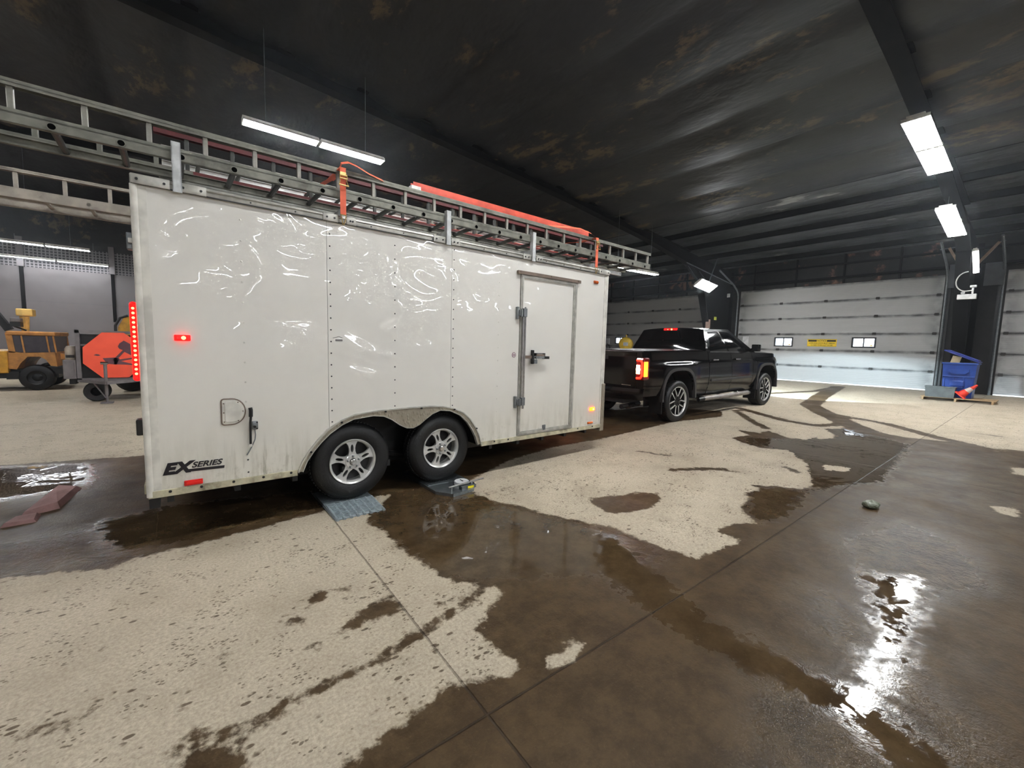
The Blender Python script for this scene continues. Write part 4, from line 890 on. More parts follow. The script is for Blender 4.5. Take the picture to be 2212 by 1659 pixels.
# ------------------------------------------------------------------ ladders on the rack
def on_rack(x, y, z): return tuple(TM @ Vector((x, y, z)))
def ladder(label, s0, s1, y, z, width, mode, railm, rungm, first, y2=None, rail_t=0.028, rail_h=0.075, holes=True, step=0.305, group=None, caps=None, rr=0.017, flat=True):
    """mode flat: rails at y and y+width, rungs along y.  upright: rails at z and z+width, rungs vertical"""
    root = thing('ladder', label, 'ladder', on_rack(s0, y, z), TL_ROT, group)
    L = s1-s0
    def rail(v, out):
        b = MB()
        if mode == 'flat':
            b.box(0, L, v-0.003*0, v+0.004, 0, rail_h); b.box(0, L, v, v+rail_t*out, 0, 0.004); b.box(0, L, v, v+rail_t*out, rail_h-0.004, rail_h)
            if out < 0: b.box(0, L, v-0.004, v, 0, rail_h)
        else:
            b.box(0, L, 0, rail_h, v, v+0.006); b.box(0, L, 0, 0.005, v-rail_t*0.4, v+rail_t*0.6); b.box(0, L, rail_h-0.005, rail_h, v-rail_t*0.4, v+rail_t*0.6)
        if caps: b.box(-0.02, 0.09, -0.002 if mode != 'flat' else v-0.005, rail_h+0.002 if mode != 'flat' else v+0.006, (v-0.02) if mode != 'flat' else -0.003, (v+0.02) if mode != 'flat' else rail_h+0.003, 1)
        return b.build('rail', [railm, caps or railm], root)
    rail(0, 1); rail(width, -1)
    x = first; src = None
    while x < L-0.05:
        if x > 0.03:
            if src is None:
                b = MB()
                if mode == 'flat':
                    b.X = Matrix.Translation((0, 0, rail_h/2))
                    b.cyl((0, 0.0, 0), (0, width, 0), rr, n=10)
                    if holes: b.cyl((0, -0.004, 0), (0, 0.0, 0), rr*1.15, n=14, mi=1); b.cyl((0, -0.0045, 0), (0, -0.004, 0), rr*0.9, n=14, mi=2)
                    b.X = Matrix()
                else:
                    b.box(-0.015, 0.015, rail_h/2-0.014, rail_h/2+0.014, 0, width, 0, 0.004)
                src = b.build('rung', [rungm, railm, M['void']], root, loc=(x, 0, 0))
            else: part_copy(src, root, (x, 0, 0))
        x += step
    return root
GL = 'ladders strapped on the trailer roof rack'
s0 = -1.75
ladder('grey aluminium ladder standing on edge along the near side, topmost rail nearest the camera', s0, 5.95, 0.03, 2.375, 0.165, 'upright', M['alu_grey'], M['alu_dull'], -0.505-s0, group=GL, rail_h=0.05, rail_t=0.04)
ladder('grey flat-lying ladder whose near rail shows round rung ends above the trailer edge', s0, 5.9, 0.0, 2.31, 0.45, 'flat', M['alu_grey'], M['rung_dark'], -0.34-s0, group=GL, rail_h=0.055, rr=0.02)
ladder('grey ladder on edge behind, seen through the overhanging flat ladder at upper left', s0, 0.35, 0.44, 2.375, 0.10, 'upright', M['alu_grey'], M['alu_grey'], -0.48-s0, group=GL, rail_h=0.05)
ladder('dark red fibreglass ladder on edge just behind the near grey ladder', 0.12, 5.45, 0.56, 2.385, 0.31, 'upright', M['fib_red'], M['rung_dark'], 0.2, group=GL, rail_h=0.05, rail_t=0.075)
ladder('orange fibreglass ladder on edge, tallest of the load, with white end bracket', 2.30, 5.2, 0.64, 2.40, 0.41, 'upright', M['fib_orange'], M['alu_grey'], 0.25, group=GL, rail_h=0.07, rail_t=0.10, caps=M['alu_bright'])
ladder('bright aluminium flat ladder, upper of the shiny pair in the middle of the load', 0.16, 5.3, 0.76, 2.575, 0.40, 'flat', M['alu_bright'], M['rung_dark'], 0.25, group=GL)
ladder('bright aluminium flat ladder lying lowest on the crossbars', 0.14, 5.6, 0.50, 2.295, 0.42, 'flat', M['alu_bright'], M['rung_dark'], 0.15, group=GL, rail_h=0.08)
ladder('white-railed flat ladder beyond the middle of the roof', 0.3, 5.9, 1.25, 2.24, 0.42, 'flat', M['alu_bright'], M['alu_dull'], 0.2, group=GL)
ladder('pale aluminium ladder on edge along the far side, overhanging at left', s0, 4.9, 2.0, 2.375, 0.165, 'upright', M['alu_pale'], M['alu_pale'], -0.86-s0, group=GL, rail_h=0.05)
ladder('pinkish flat ladder with wide rails along the far side, overhanging at left', s0, 4.4, 1.95, 2.292, 0.45, 'flat', M['alu_pale'], M['alu_pale'], -0.7-s0, group=GL, rail_h=0.085, holes=False)
# yellow label on the bright ladder is part of it
yl = MB(); yl.box(0, 0.05, -0.001, 0, 0.006, 0.05); yl.box(0.06, 0.12, -0.001, 0, 0.006, 0.05); yl.box(0.13, 0.17, -0.001, 0, 0.006, 0.05, 1)
for ob in list(COL.objects):
    if ob.get('label', '').startswith('bright aluminium flat ladder, upper'): yl.build('warning_label', [M['sticker_yellow'], M['white_plain']], ob, loc=(1.32, -0.004, 0.012))
# strap over the load: web down the near side with ratchet, hook at the rail, tail over the top
def strap(label, s, z_hook, zt, tail):
    root = thing('ratchet_strap', label, 'strap', on_rack(s, -0.02, z_hook), TL_ROT, 'orange straps over the ladders')
    t = zt-z_hook
    b = MB(); b.box(-0.024, 0.024, -0.028, -0.024, 0.05, t-0.02); b.box(-0.026, 0.026, -0.028, 0.32, t-0.02, t-0.012)
    b.grid(lambda u, v: (-0.024+0.048*u+v*0.0, 0.3+v*1.9, t-0.014+0.22*math.sin(v*2.6)*0.4), 2, 12); b.box(-0.024, 0.024, 2.5, 2.504, 0, t-0.02)
    b.build('webbing', M['strap'], root)
    pts = [(-0.02, -0.03, t-0.03), (-0.01, -0.035, t+0.02), (0.05, -0.03, t+0.045), (0.13, 0.0, t+0.045), (0.25, 0.03, t+0.02), (0.38, 0.04, t+0.0)] if tail else [(0, -0.03, t-0.02), (-0.08, 0, t+0.035), (-0.25, 0.03, t+0.07), (-0.5, 0.06, t+0.05), (-0.8, 0.1, t+0.02)]
    b = MB()
    for i in range(len(pts)-1):
        p, q = pts[i], pts[i+1]; b.add([(p[0], p[1], p[2]-0.012), (q[0], q[1], q[2]-0.012), (q[0], q[1]+0.03, q[2]+0.014), (p[0], p[1]+0.03, p[2]+0.014)], [(0, 1, 2, 3)])
    b.build('loose_end', M['strap'], root)
    b = MB()
    for sx_ in (-1, 1): b.tube([(sx_*0.026, -0.035, t-0.06), (sx_*0.029, -0.045, t-0.09), (sx_*0.026, -0.04, t-0.12), (sx_*0.036, -0.05, t-0.16)], 0.004, 6)
    b.cyl((-0.03, -0.04, t-0.08), (0.03, -0.04, t-0.08), 0.009, n=10); b.cyl((-0.032, -0.042, t-0.105), (0.032, -0.042, t-0.105), 0.006, n=8); b.cyl((-0.04, -0.05, t-0.162), (0.04, -0.05, t-0.162), 0.006, n=8)
    b.box(-0.024, 0.024, -0.036, -0.032, t-0.075, t-0.05); b.build('ratchet_buckle', M['yzinc'], root)
    b = MB()
    for sx_ in (-1, 1): b.tube([(sx_*0.022, -0.03, 0.055), (sx_*0.016, -0.035, 0.02), (sx_*0.008, -0.03, -0.01), (sx_*0.004, -0.02, -0.025)], 0.004, 6)
    b.cyl((-0.025, -0.03, 0.053), (0.025, -0.03, 0.053), 0.005, n=6); b.build('wire_hook', M['yzinc'], root)
strap('orange ratchet strap with gold buckle over the ladders near the middle seam', 1.335, 2.11, 2.56, True)
strap('orange ratchet strap over the ladders by the front corner of the trailer', 4.60, 2.11, 2.56, False)

# ------------------------------------------------------------------ under the wheels
pd = thing('ramp_pad', 'grey ridged plastic ramp pad under the rear trailer wheel', 'ramp', (1.125, 3.94, 0.0), (0, 0, R(1.4)))
b = MB()
N = 9
prof = [(-0.375, 0.004), (-0.36, 0.012), (-0.08, 0.032), (0.33, 0.034), (0.36, 0.02)]
b.add([(sx_*0.215, y, z) for sx_ in (-1, 1) for y, z in prof]+[(sx_*0.215, y, 0.0) for sx_ in (-1, 1) for y, z in prof],
      [(i, i+1, 5+i+1, 5+i) for i in range(4)]+[(10+i, 10+i+1, i+1, i) for i in range(4)]+[(15+i, 5+i, 5+i+1, 15+i+1) for i in range(4)]+[(0, 5, 15, 10), (4, 14, 19, 9)])
for k in range(8):
    x = -0.2+0.4*k/7
    b.cyl((x, -0.392, 0.006), (x, -0.07, 0.034), 0.013, n=8)
for r_ in range(14):
    y = -0.35+r_*0.022; z = 0.014+(y+0.36)/0.28*0.02
    if y < -0.08: b.box(-0.2, 0.2, y, y+0.006, z, z+0.009)
b.build('ridged_plate', M['pad'], pd)
sc = thing('wheel_scale', 'flat metal wheel scale with dial under the front trailer wheel', 'scale', (2.13, 3.98, 0.0), (0, 0, R(1.4)))
b = MB(); b.prism([(-0.235, 0.48), (0.235, 0.48), (0.235, -0.30), (0.13, -0.44), (-0.13, -0.47), (-0.235, -0.30)], 0.0, 0.030, 'z'); b.box(-0.22, 0.22, -0.12, 0.42, 0.03, 0.036)
b.build('platform', M['scale_steel'], sc)
b = MB(); b.box(0.0, 0.17, -0.42, -0.36, 0.03, 0.062); b.box(0.07, 0.14, -0.4215, -0.42, 0.034, 0.058, 1); b.build('dial_housing', [M['scale_steel'], M['sticker_yellow']], sc)
b = MB(); b.lathe([(0.0, 0.064), (0.06, 0.064), (0.072, 0.066), (0.078, 0.06), (0.078, 0.03)], (0.10, -0.25, 0), 'z', n=32); b.box(0.098, 0.102, -0.28, -0.22, 0.066, 0.072, 1); b.build('dial', [M['exitwhite'], M['black']], sc, True)
b = MB(); b.cyl((-0.14, -0.39, 0.075), (0.30, -0.36, 0.085), 0.009, n=10); b.cyl((-0.1, -0.385, 0.03), (-0.1, -0.385, 0.078), 0.006, n=6); b.cyl((0.15, -0.37, 0.03), (0.15, -0.37, 0.083), 0.006, n=6); b.build('carry_handle', M['alu'], sc)
# the two far-side wheels stand on the same kind of pad, hidden; loose chunks on the floor
b = MB()
for k in range(1):
    b.add([(-0.12, -0.42, 0.0), (0.09, -0.30, 0.0), (0.14, 0.28, 0.0), (-0.03, 0.36, 0.0), (-0.10, -0.36, 0.035), (0.07, -0.26, 0.05), (0.11, 0.24, 0.04), (-0.02, 0.32, 0.05), (0.02, 0.0, 0.07)],
          [(0, 1, 5, 4), (1, 2, 6, 5), (2, 3, 7, 6), (3, 0, 4, 7), (4, 5, 8), (5, 6, 8), (6, 7, 8), (7, 4, 8)])
tag(b.build('foam_chunk', M['pink'], loc=(-1.02, 5.42, 0)), 'pinkish broken slab lying in the wet at left behind the trailer', 'debris')
b = MB(); b.add([(-0.10, -0.10, 0.0), (0.09, -0.08, 0.0), (0.08, 0.10, 0.0), (-0.07, 0.08, 0.0), (-0.08, -0.08, 0.03), (0.07, -0.06, 0.02), (0.06, 0.08, 0.03), (-0.05, 0.06, 0.03)], [(0, 1, 5, 4), (1, 2, 6, 5), (2, 3, 7, 6), (3, 0, 4, 7), (4, 5, 6, 7)])
tag(b.build('foam_chunk', M['pink'], loc=(-1.10, 4.92, 0), ), 'small pinkish flat piece in front of the broken slab', 'debris')
bm = bmesh.new(); bmesh.ops.create_icosphere(bm, subdivisions=3, radius=0.06)
for v in bm.verts:
    v.co.x *= 1.35; v.co.z *= 0.6; v.co *= 1+0.22*math.sin(v.co.x*70+1)*math.cos(v.co.y*60); v.co.z += 0.03
me = bpy.data.meshes.new('ice_lump'); bm.to_mesh(me); bm.free(); me.materials.append(M['ice'])
o = bpy.data.objects.new('ice_lump', me); COL.objects.link(o); o.location = (5.15, 0.98, floor_z(5.15)); tag(o, 'small grey-green lump of ice on the wet floor at right', 'ice')
# ------------------------------------------------------------------ black pickup (local x forward, y left, z up)
TP = (7.565, 5.47, 0.096)
tk = thing('pickup_truck', 'black crew-cab pickup with lit tail lamps in front of the trailer', 'pickup truck', TP, (0, -0.021, -0.008))
AX0, AX1, WR = 0.0, 3.886, 0.405
def sm(a, b, x):
    t = max(0, min(1, (x-a)/(b-a))); return t*t*(3-2*t)
def top_z(x):
    if x < 1.14: return 1.375+0.0*x
    if x < 3.25: return 1.355-0.012*(x-0.97)
    return 1.33-0.05*(x-3.25)/1.5-0.10*sm(4.3, 4.85, x)
def arch_z(x):
    z = -1
    for xc in (AX0, AX1):
        u = abs(x-xc)/0.54
        if u < 1: z = max(z, WR+0.03+0.575*(1-u**3.2)**(1/2.4))
    return z
def bot_z(x):
    base = 0.56 if x < -0.5 else (0.44 if x < 4.4 else 0.5)
    return max(base, arch_z(x))
def half_w(x, z):
    y = 0.995-0.10*max(0, (0.78-z)/0.38)**1.6-0.05*max(0, (z-0.86)/0.5)**1.7
    # crease along the shoulder and a step-in below it
    y -= 0.012*sm(1.12, 1.20, z); y += 0.010*math.exp(-((z-1.10)/0.05)**2)
    for xc in (AX0, AX1):
        dx = (x-xc)/0.72; y += 0.030*math.exp(-dx**6)*sm(1.22, 1.05, z)
    y -= 0.16*max(0, (x-4.25)/0.55)**2.2; y -= 0.03*sm(-0.85, -1.10, x)
    return y
def side_panel(x0, x1, name, sgn=-1, mat='truck', nx=None):
    nx = nx or max(8, int((x1-x0)/0.035)); b = MB()
    def fn(u, v):
        x = x0+(x1-x0)*u; zb, zt = bot_z(x), top_z(x); z = zb+(zt-zb)*v
        return (x, sgn*half_w(x, z), z)
    b.grid(fn, nx, 22)
    b.grid(lambda u, v: (x0+(x1-x0)*u, sgn*(half_w(x0+(x1-x0)*u, bot_z(x0+(x1-x0)*u))-0.10*v), bot_z(x0+(x1-x0)*u)), nx, 1)
    b.grid(lambda u, v: (x0+(x1-x0)*u, sgn*(half_w(x0+(x1-x0)*u, top_z(x0+(x1-x0)*u))-0.10*v), top_z(x0+(x1-x0)*u)+0.012*math.sin(v*math.pi/2)), nx, 3)
    return b.build(name, M[mat], tk, True)
G_ = 0.006
for sg in (-1, 1):
    side_panel(-1.08, 1.13, 'bed_side', sg)
    rd = side_panel(1.15, 2.12, 'rear_door', sg); fd = side_panel(2.12+G_*2, 3.14, 'front_door', sg); side_panel(3.14+G_*2, 4.75, 'front_fender', sg)
    for d_, xh in ((rd, 1.38), (fd, 2.38)):
        b = MB(); z = 1.19; y = half_w(xh, z); b.box(xh-0.11, xh+0.11, sg*(y+0.035) if sg > 0 else -(y+0.045), sg*(y+0.045) if sg > 0 else -(y+0.030), z-0.017, z+0.017, 0, 0.006)
        for e in (-0.1, 0.1): b.box(xh+e-0.012, xh+e+0.012, min(sg*y, sg*(y+0.035)), max(sg*y, sg*(y+0.035)), z-0.012, z+0.012)
        b.build('door_handle', M['chrome'], d_)
    # lower moulding across the doors
    b = MB(); xs = [1.22, 3.08]; b.box(xs[0], xs[1], sg*0.985 if sg > 0 else -1.012, 1.012 if sg > 0 else -0.985, 0.735, 0.785, 0, 0.006); b.build('door_moulding', M['truck_trim'], tk)
    # arch trims
    for xc in (AX0, AX1):
        A_ = []; B_ = []
        for k in range(41):
            a = math.pi*k/40; c = math.cos(a); u = -c
            xx = xc+0.54*math.copysign(abs(c)**(0.85), c); 
            uu = abs(xx-xc)/0.54; z = WR+0.03+0.575*(max(0, 1-uu**3.2))**(1/2.4)
            A_.append((xx, z)); B_.append((xc+(xx-xc)*1.09, z+0.055 if z > 0.6 else z+0.0))
        b = MB(); y = 1.0+0.028
        b.strip(A_, B_, sg*(y-0.05), sg*(y+0.012), 'y'); b.build('wheel_arch_trim', M['truck_trim'], tk, True)
    # running board
    b = MB(); b.cyl((0.95, sg*0.99, 0.385), (2.95, sg*0.99, 0.385), 0.052, n=16); b.cyl((0.8, sg*0.97, 0.37), (0.96, sg*0.99, 0.385), 0.04, 0.052, n=12, mi=1); b.cyl((2.94, sg*0.99, 0.385), (3.1, sg*0.96, 0.37), 0.052, 0.04, n=12, mi=1)
    for x in (1.2, 2.0, 2.8): b.box(x-0.02, x+0.02, min(sg*0.75, sg*0.97), max(sg*0.75, sg*0.97), 0.35, 0.40, 1)
    b.build('running_board', [simple('running_board_grey_%d' % (sg+1), (150, 145, 142), 0.35, 0.5), M['black']], tk, True)
    # mud flaps
    for xc in (AX0, AX1):
        b = MB(); b.box(xc-0.55, xc-0.53, min(sg*0.72, sg*1.0), max(sg*0.72, sg*1.0), 0.20, 0.56, 0, 0.005); b.build('mud_flap', M['black'], tk)
# wheel liners
for xc in (AX0, AX1):
    for sg in (-1, 1):
        b = MB(); b.grid(lambda u, v: (xc-0.53*math.cos(math.pi*u), sg*(0.60+0.385*v), WR+0.03+0.585*math.sin(math.pi*u)**0.7), 24, 1)
        b.add([(xc-0.56, sg*0.6, 0.3), (xc+0.56, sg*0.6, 0.3), (xc+0.56, sg*0.6, 1.0), (xc-0.56, sg*0.6, 1.0)], [(0, 1, 2, 3)]); b.build('wheel_liner', M['black'], tk)
# rocker, floor pan and bed interior box closing the underside
b = MB(); b.box(-1.2, 4.7, -0.62, 0.62, 0.42, 0.62); b.box(0.55, 3.35, -0.88, 0.88, 0.42, 0.6); b.box(-0.9, 4.6, -0.6, 0.6, 0.62, 1.0)
for xc in (AX0, AX1): b.cyl((xc, -0.8, WR), (xc, 0.8, WR), 0.06, n=10)
b.cyl((-1.25, -0.62, 0.36), (-0.7, -0.6, 0.38), 0.045, n=14)
b.build('chassis', M['black'], tk)
b = MB(); b.cyl((-1.30, -0.66, 0.36), (-1.05, -0.62, 0.37), 0.048, 0.045, n=18); b.build('exhaust_tip', M['chrome'], tk, True)
# tailgate
b = MB(); b.grid(lambda u, v: (-1.255-0.018*math.sin(math.pi*v)-0.02*sm(0.88, 1.0, v), -0.80+1.60*u, 0.64+0.735*v), 10, 20)
b.grid(lambda u, v: (-1.27+0.09*v, -0.80+1.60*u, 1.375+0.005*v), 10, 2); tg = b.build('tailgate', M['truck'], tk, True)
b = MB(); b.box(-1.285, -1.268, -0.16, 0.16, 1.22, 1.28, 0, 0.006); b.build('tailgate_handle', M['black'], tg)
b = MB(); b.box(-1.276, -1.266, -0.71, -0.50, 0.752, 0.764); b.build('badge', M['chrome'], tg)
for sg in (-1, 1):
    b = MB(); # rear quarter corners either side of the tailgate
    b.grid(lambda u, v: (-1.24-0.020*math.sin(u*math.pi/2)*1.0, sg*(half_w(-1.24, 0.6+0.77*v)*(1-u)+0.805*u), 0.60+0.775*v), 6, 16); b.build('corner_panel', M['truck'], tk, True)
# step bumper
b = MB(); P_ = [(-1.40, -0.55), (-1.42, 0.0), (-1.40, 0.55)]
b.grid(lambda u, v: (-1.40+0.16*abs(2*u-1)**4-0.02*math.sin(v*math.pi), -0.97+1.94*u, 0.50+0.21*v), 28, 6)
b.grid(lambda u, v: (-1.40+0.16*abs(2*u-1)**4+0.16*v*(1-abs(2*u-1)**4*0.6), -0.97+1.94*u, 0.71), 28, 1)
b.grid(lambda u, v: (-1.40+0.16*abs(2*u-1)**4+0.2*v*(1-abs(2*u-1)**4*0.6), -0.97+1.94*u, 0.50), 28, 1)
b.build('rear_bumper', M['truck'], tk, True)
b = MB(); b.cyl((-1.55, 0, 0.47), (-1.2, 0, 0.47), 0.04, n=4); b.cyl((-1.5, 0, 0.5), (-1.5, 0, 0.57), 0.025, n=12); b.build('hitch', M['black'], tk)
# tonneau cover, slightly wet
b = MB(); b.grid(lambda u, v: (-1.03+2.13*u, -0.90+1.80*v, 1.392+0.014*math.sin(math.pi*v)), 20, 12); b.grid(lambda u, v: (-1.03, -0.90+1.8*u, 1.36+0.032*v), 6, 1); b.build('tonneau_cover', M['cover'], tk, True)
# cab greenhouse
def cab_pt(u, v, sgn):
    """side of the cab: u 0 rear .. 1 front, v 0 belt .. 1 roof edge"""
    xr = 1.07+0.17*v**1.2; xf = 3.42-1.12*v**0.92
    x = xr+(xf-xr)*u; z = top_z(x)+(1.82-top_z(x))*v+0.035*math.sin(math.pi*min(1, max(0, (x-0.9)/2.6)))*v
    y = 0.925-0.175*v**1.25-0.05*max(0, u-0.75)*4*(1-v)*0.3
    return Vector((x, sgn*y, z))
b = MB()
for sg in (-1, 1): b.grid(lambda u, v: cab_pt(u, v, sg), 40, 16)
def across(u, fr, n=0.045):
    """roof: fr 0..1 along x, u 0..1 across"""
    a = cab_pt(fr, 1, -1); c = cab_pt(fr, 1, 1); p = a.lerp(c, u); p.z += n*math.sin(math.pi*u)**0.7; return p
b.grid(lambda u, v: across(u, v), 20, 24)
def rear_pt(u, v):
    a = cab_pt(0, v, -1); c = cab_pt(0, v, 1); p = a.lerp(c, u); k = math.sin(math.pi*u)**0.7; p.x -= 0.035*k; p.z += 0.045*k*v**3; return p
def wind_pt(u, v):
    a = cab_pt(1, v, -1); c = cab_pt(1, v, 1); p = a.lerp(c, u); k = math.sin(math.pi*u)**0.6; p.x += 0.16*k*(1-0.5*v); p.z += 0.045*k*v**3; return p
b.grid(rear_pt, 20, 14); b.grid(wind_pt, 20, 14)
cab = b.build('cab', M['truck'], tk, True)
def patch(name, fn, poly_u, poly_v, off, mat, parent, n=14):
    """patch following a surface between corner parameters, pushed out by off"""
    b = MB()
    (u00, v00), (u10, v10), (u11, v11), (u01, v01) = poly_u
    def P(a, c):
        u = (u00*(1-a)+u10*a)*(1-c)+(u01*(1-a)+u11*a)*c; v = (v00*(1-a)+v10*a)*(1-c)+(v01*(1-a)+v11*a)*c
        p = fn(u, v); e = 1e-3; t1 = fn(min(1, u+e), v)-fn(max(0, u-e), v); t2 = fn(u, min(1, v+e))-fn(u, max(0, v-e))
        nn = t1.cross(t2).normalized()
        if nn.dot(p-Vector((2.0, 0, 1.4))) < 0: nn = -nn
        return p+nn*off
    b.grid(P, n, n); return b.build(name, M[mat], parent, True)
for sg in (-1, 1):
    f = lambda u, v, sg=sg: cab_pt(u, v, sg)
    patch('rear_side_window', f, [(0.085, 0.04), (0.40, 0.04), (0.475, 0.90), (0.115, 0.88)], None, 0.004, 'glass_dark', cab)
    patch('front_side_window', f, [(0.435, 0.04), (0.86, 0.04), (0.86, 0.86), (0.53, 0.90)], None, 0.004, 'glass_dark', cab)
    b = MB()
    for k in range(24):
        u0, u1 = 0.07+0.80*k/24, 0.07+0.80*(k+1)/24; q = [f(u0, 0.0), f(u1, 0.0), f(u1, 0.03), f(u0, 0.03)]
        b.add([p+Vector((0, sg*0.008, 0)) for p in q], [(0, 1, 2, 3)])
    b.build('belt_moulding', M['chrome'], cab)
patch('rear_window', rear_pt, [(0.045, 0.05), (0.955, 0.05), (0.93, 0.90), (0.07, 0.90)], None, 0.005, 'glass_dark', cab, 20)
patch('windshield', wind_pt, [(0.05, 0.05), (0.95, 0.05), (0.93, 0.93), (0.07, 0.93)], None, 0.005, 'glass_dark', cab, 16)
b = MB(); b.X = Matrix.Translation((0.10, 0, 0.02)); b.box(1.085, 1.16, -0.17, 0.17, 1.80, 1.848, 0, 0.012); b.cyl((1.083, -0.035, 1.824), (1.078, -0.035, 1.824), 0.020, n=14, mi=1); b.cyl((1.083, 0.06, 1.824), (1.078, 0.06, 1.824), 0.010, n=14, mi=1)
b.build('third_brake_lamp', [M['red_glow'], M['red_hot']], tk)['label'] = 'lit red brake lamp above the rear window'
# hood
b = MB(); b.grid(lambda u, v: (3.38+1.42*v, -half_w(3.38+1.42*v, 1.3)*0.93*(1-2*u), top_z(3.38+1.42*v)+0.012+0.07*math.sin(math.pi*u)**0.5*(1-0.6*v**3)), 20, 20)
b.build('hood', M['truck'], tk, True)
b = MB(); b.grid(lambda u, v: (4.85+0.08*math.sin(math.pi*v)+0.08*math.sin(math.pi*u), -0.83+1.66*u, 0.5+0.72*v), 16, 8); fr = b.build('front_end', M['truck'], tk, True)
b = MB(); b.box(4.96, 4.99, -0.5, 0.5, 0.78, 1.15, 0, 0.02)
for k in range(5): b.box(4.99, 5.0, -0.48, 0.48, 0.82+k*0.07, 0.84+k*0.07, 1)
b.build('grille', [M['black'], M['chrome']], fr)
b = MB(); b.grid(lambda u, v: (4.98-0.26*abs(2*u-1)**3, -0.90+1.8*u, 0.44+0.22*v), 16, 3); b.build('front_bumper', M['chrome'], fr, True)
for sg in (-1, 1):
    b = MB(); b.box(4.80, 4.955, min(sg*0.56, sg*0.84), max(sg*0.56, sg*0.84), 0.90, 1.14, 0, 0.02); b.box(4.957, 4.965, min(sg*0.58, sg*0.82), max(sg*0.58, sg*0.82), 0.92, 1.12, 1); hl = b.build('headlamp', [M['black'], M['headlamp']], tk)
    ld = bpy.data.lights.new('headlamp_beam', 'SPOT'); ld.energy = 300; ld.color = (0.70, 0.90, 1.0); ld.spot_size = R(46); ld.spot_blend = 0.12; ld.shadow_soft_size = 0.05
    lo_ = bpy.data.objects.new('headlamp_beam', ld); COL.objects.link(lo_); lo_.parent = hl; lo_.location = (5.03, sg*0.70, 1.0); lo_.rotation_euler = (0, R(-90+21), 0); lo_.scale = (1, 2.1, 1)
# mirrors
for sg in (-1, 1):
    b = MB(); b.box(3.02, 3.12, min(sg*0.98, sg*1.16), max(sg*0.98, sg*1.16), 1.36, 1.52, 0, 0.02); b.cyl((3.08, sg*0.92, 1.38), (3.08, sg*1.0, 1.42), 0.03, n=8); mo = b.build('side_mirror', M['truck'], tk, True)
    b = MB(); b.box(3.012, 3.02, min(sg*1.0, sg*1.14), max(sg*1.0, sg*1.14), 1.38, 1.50, 0, 0.003); b.build('mirror_glass', M['chrome'], mo)
# tail lamps: wrap-around housing with C-shaped light pipe, amber side and hot bulb
for sg in (-1, 1):
    b = MB(); Y0, Y1 = 0.80, 0.985
    def cy(a): return sg*a
    b.box(-1.285, -1.10, min(cy(Y0), cy(Y1)), max(cy(Y0), cy(Y1)), 0.86, 1.27, 0, 0.03); tl_ = b.build('tail_lamp', M['lamp_housing'], tk)
    b = MB()
    pts = [(-1.289, cy(0.835), 1.225), (-1.289, cy(0.915), 1.225), (-1.289, cy(0.95), 1.18), (-1.289, cy(0.95), 0.95), (-1.289, cy(0.915), 0.905), (-1.289, cy(0.835), 0.90)]
    b.tube(pts, 0.018, 8); b.build('light_pipe', M['red_tail'], tl_)
    b = MB(); b.box(-1.275, -1.17, min(cy(0.975), cy(0.991)), max(cy(0.975), cy(0.991)), 0.93, 1.20, 0, 0.006); b.build('amber_lens', M['orange_tail'], tl_)
    b = MB(); b.lathe([(0, -0.012), (0.035, -0.008), (0.045, 0.0)], (-1.287, cy(0.865), 1.06), 'x', n=20); b.box(-1.292, -1.287, min(cy(0.83), cy(0.90)), max(cy(0.83), cy(0.90)), 0.98, 1.14, 0); b.build('bulb', M['white_tail'], tl_)
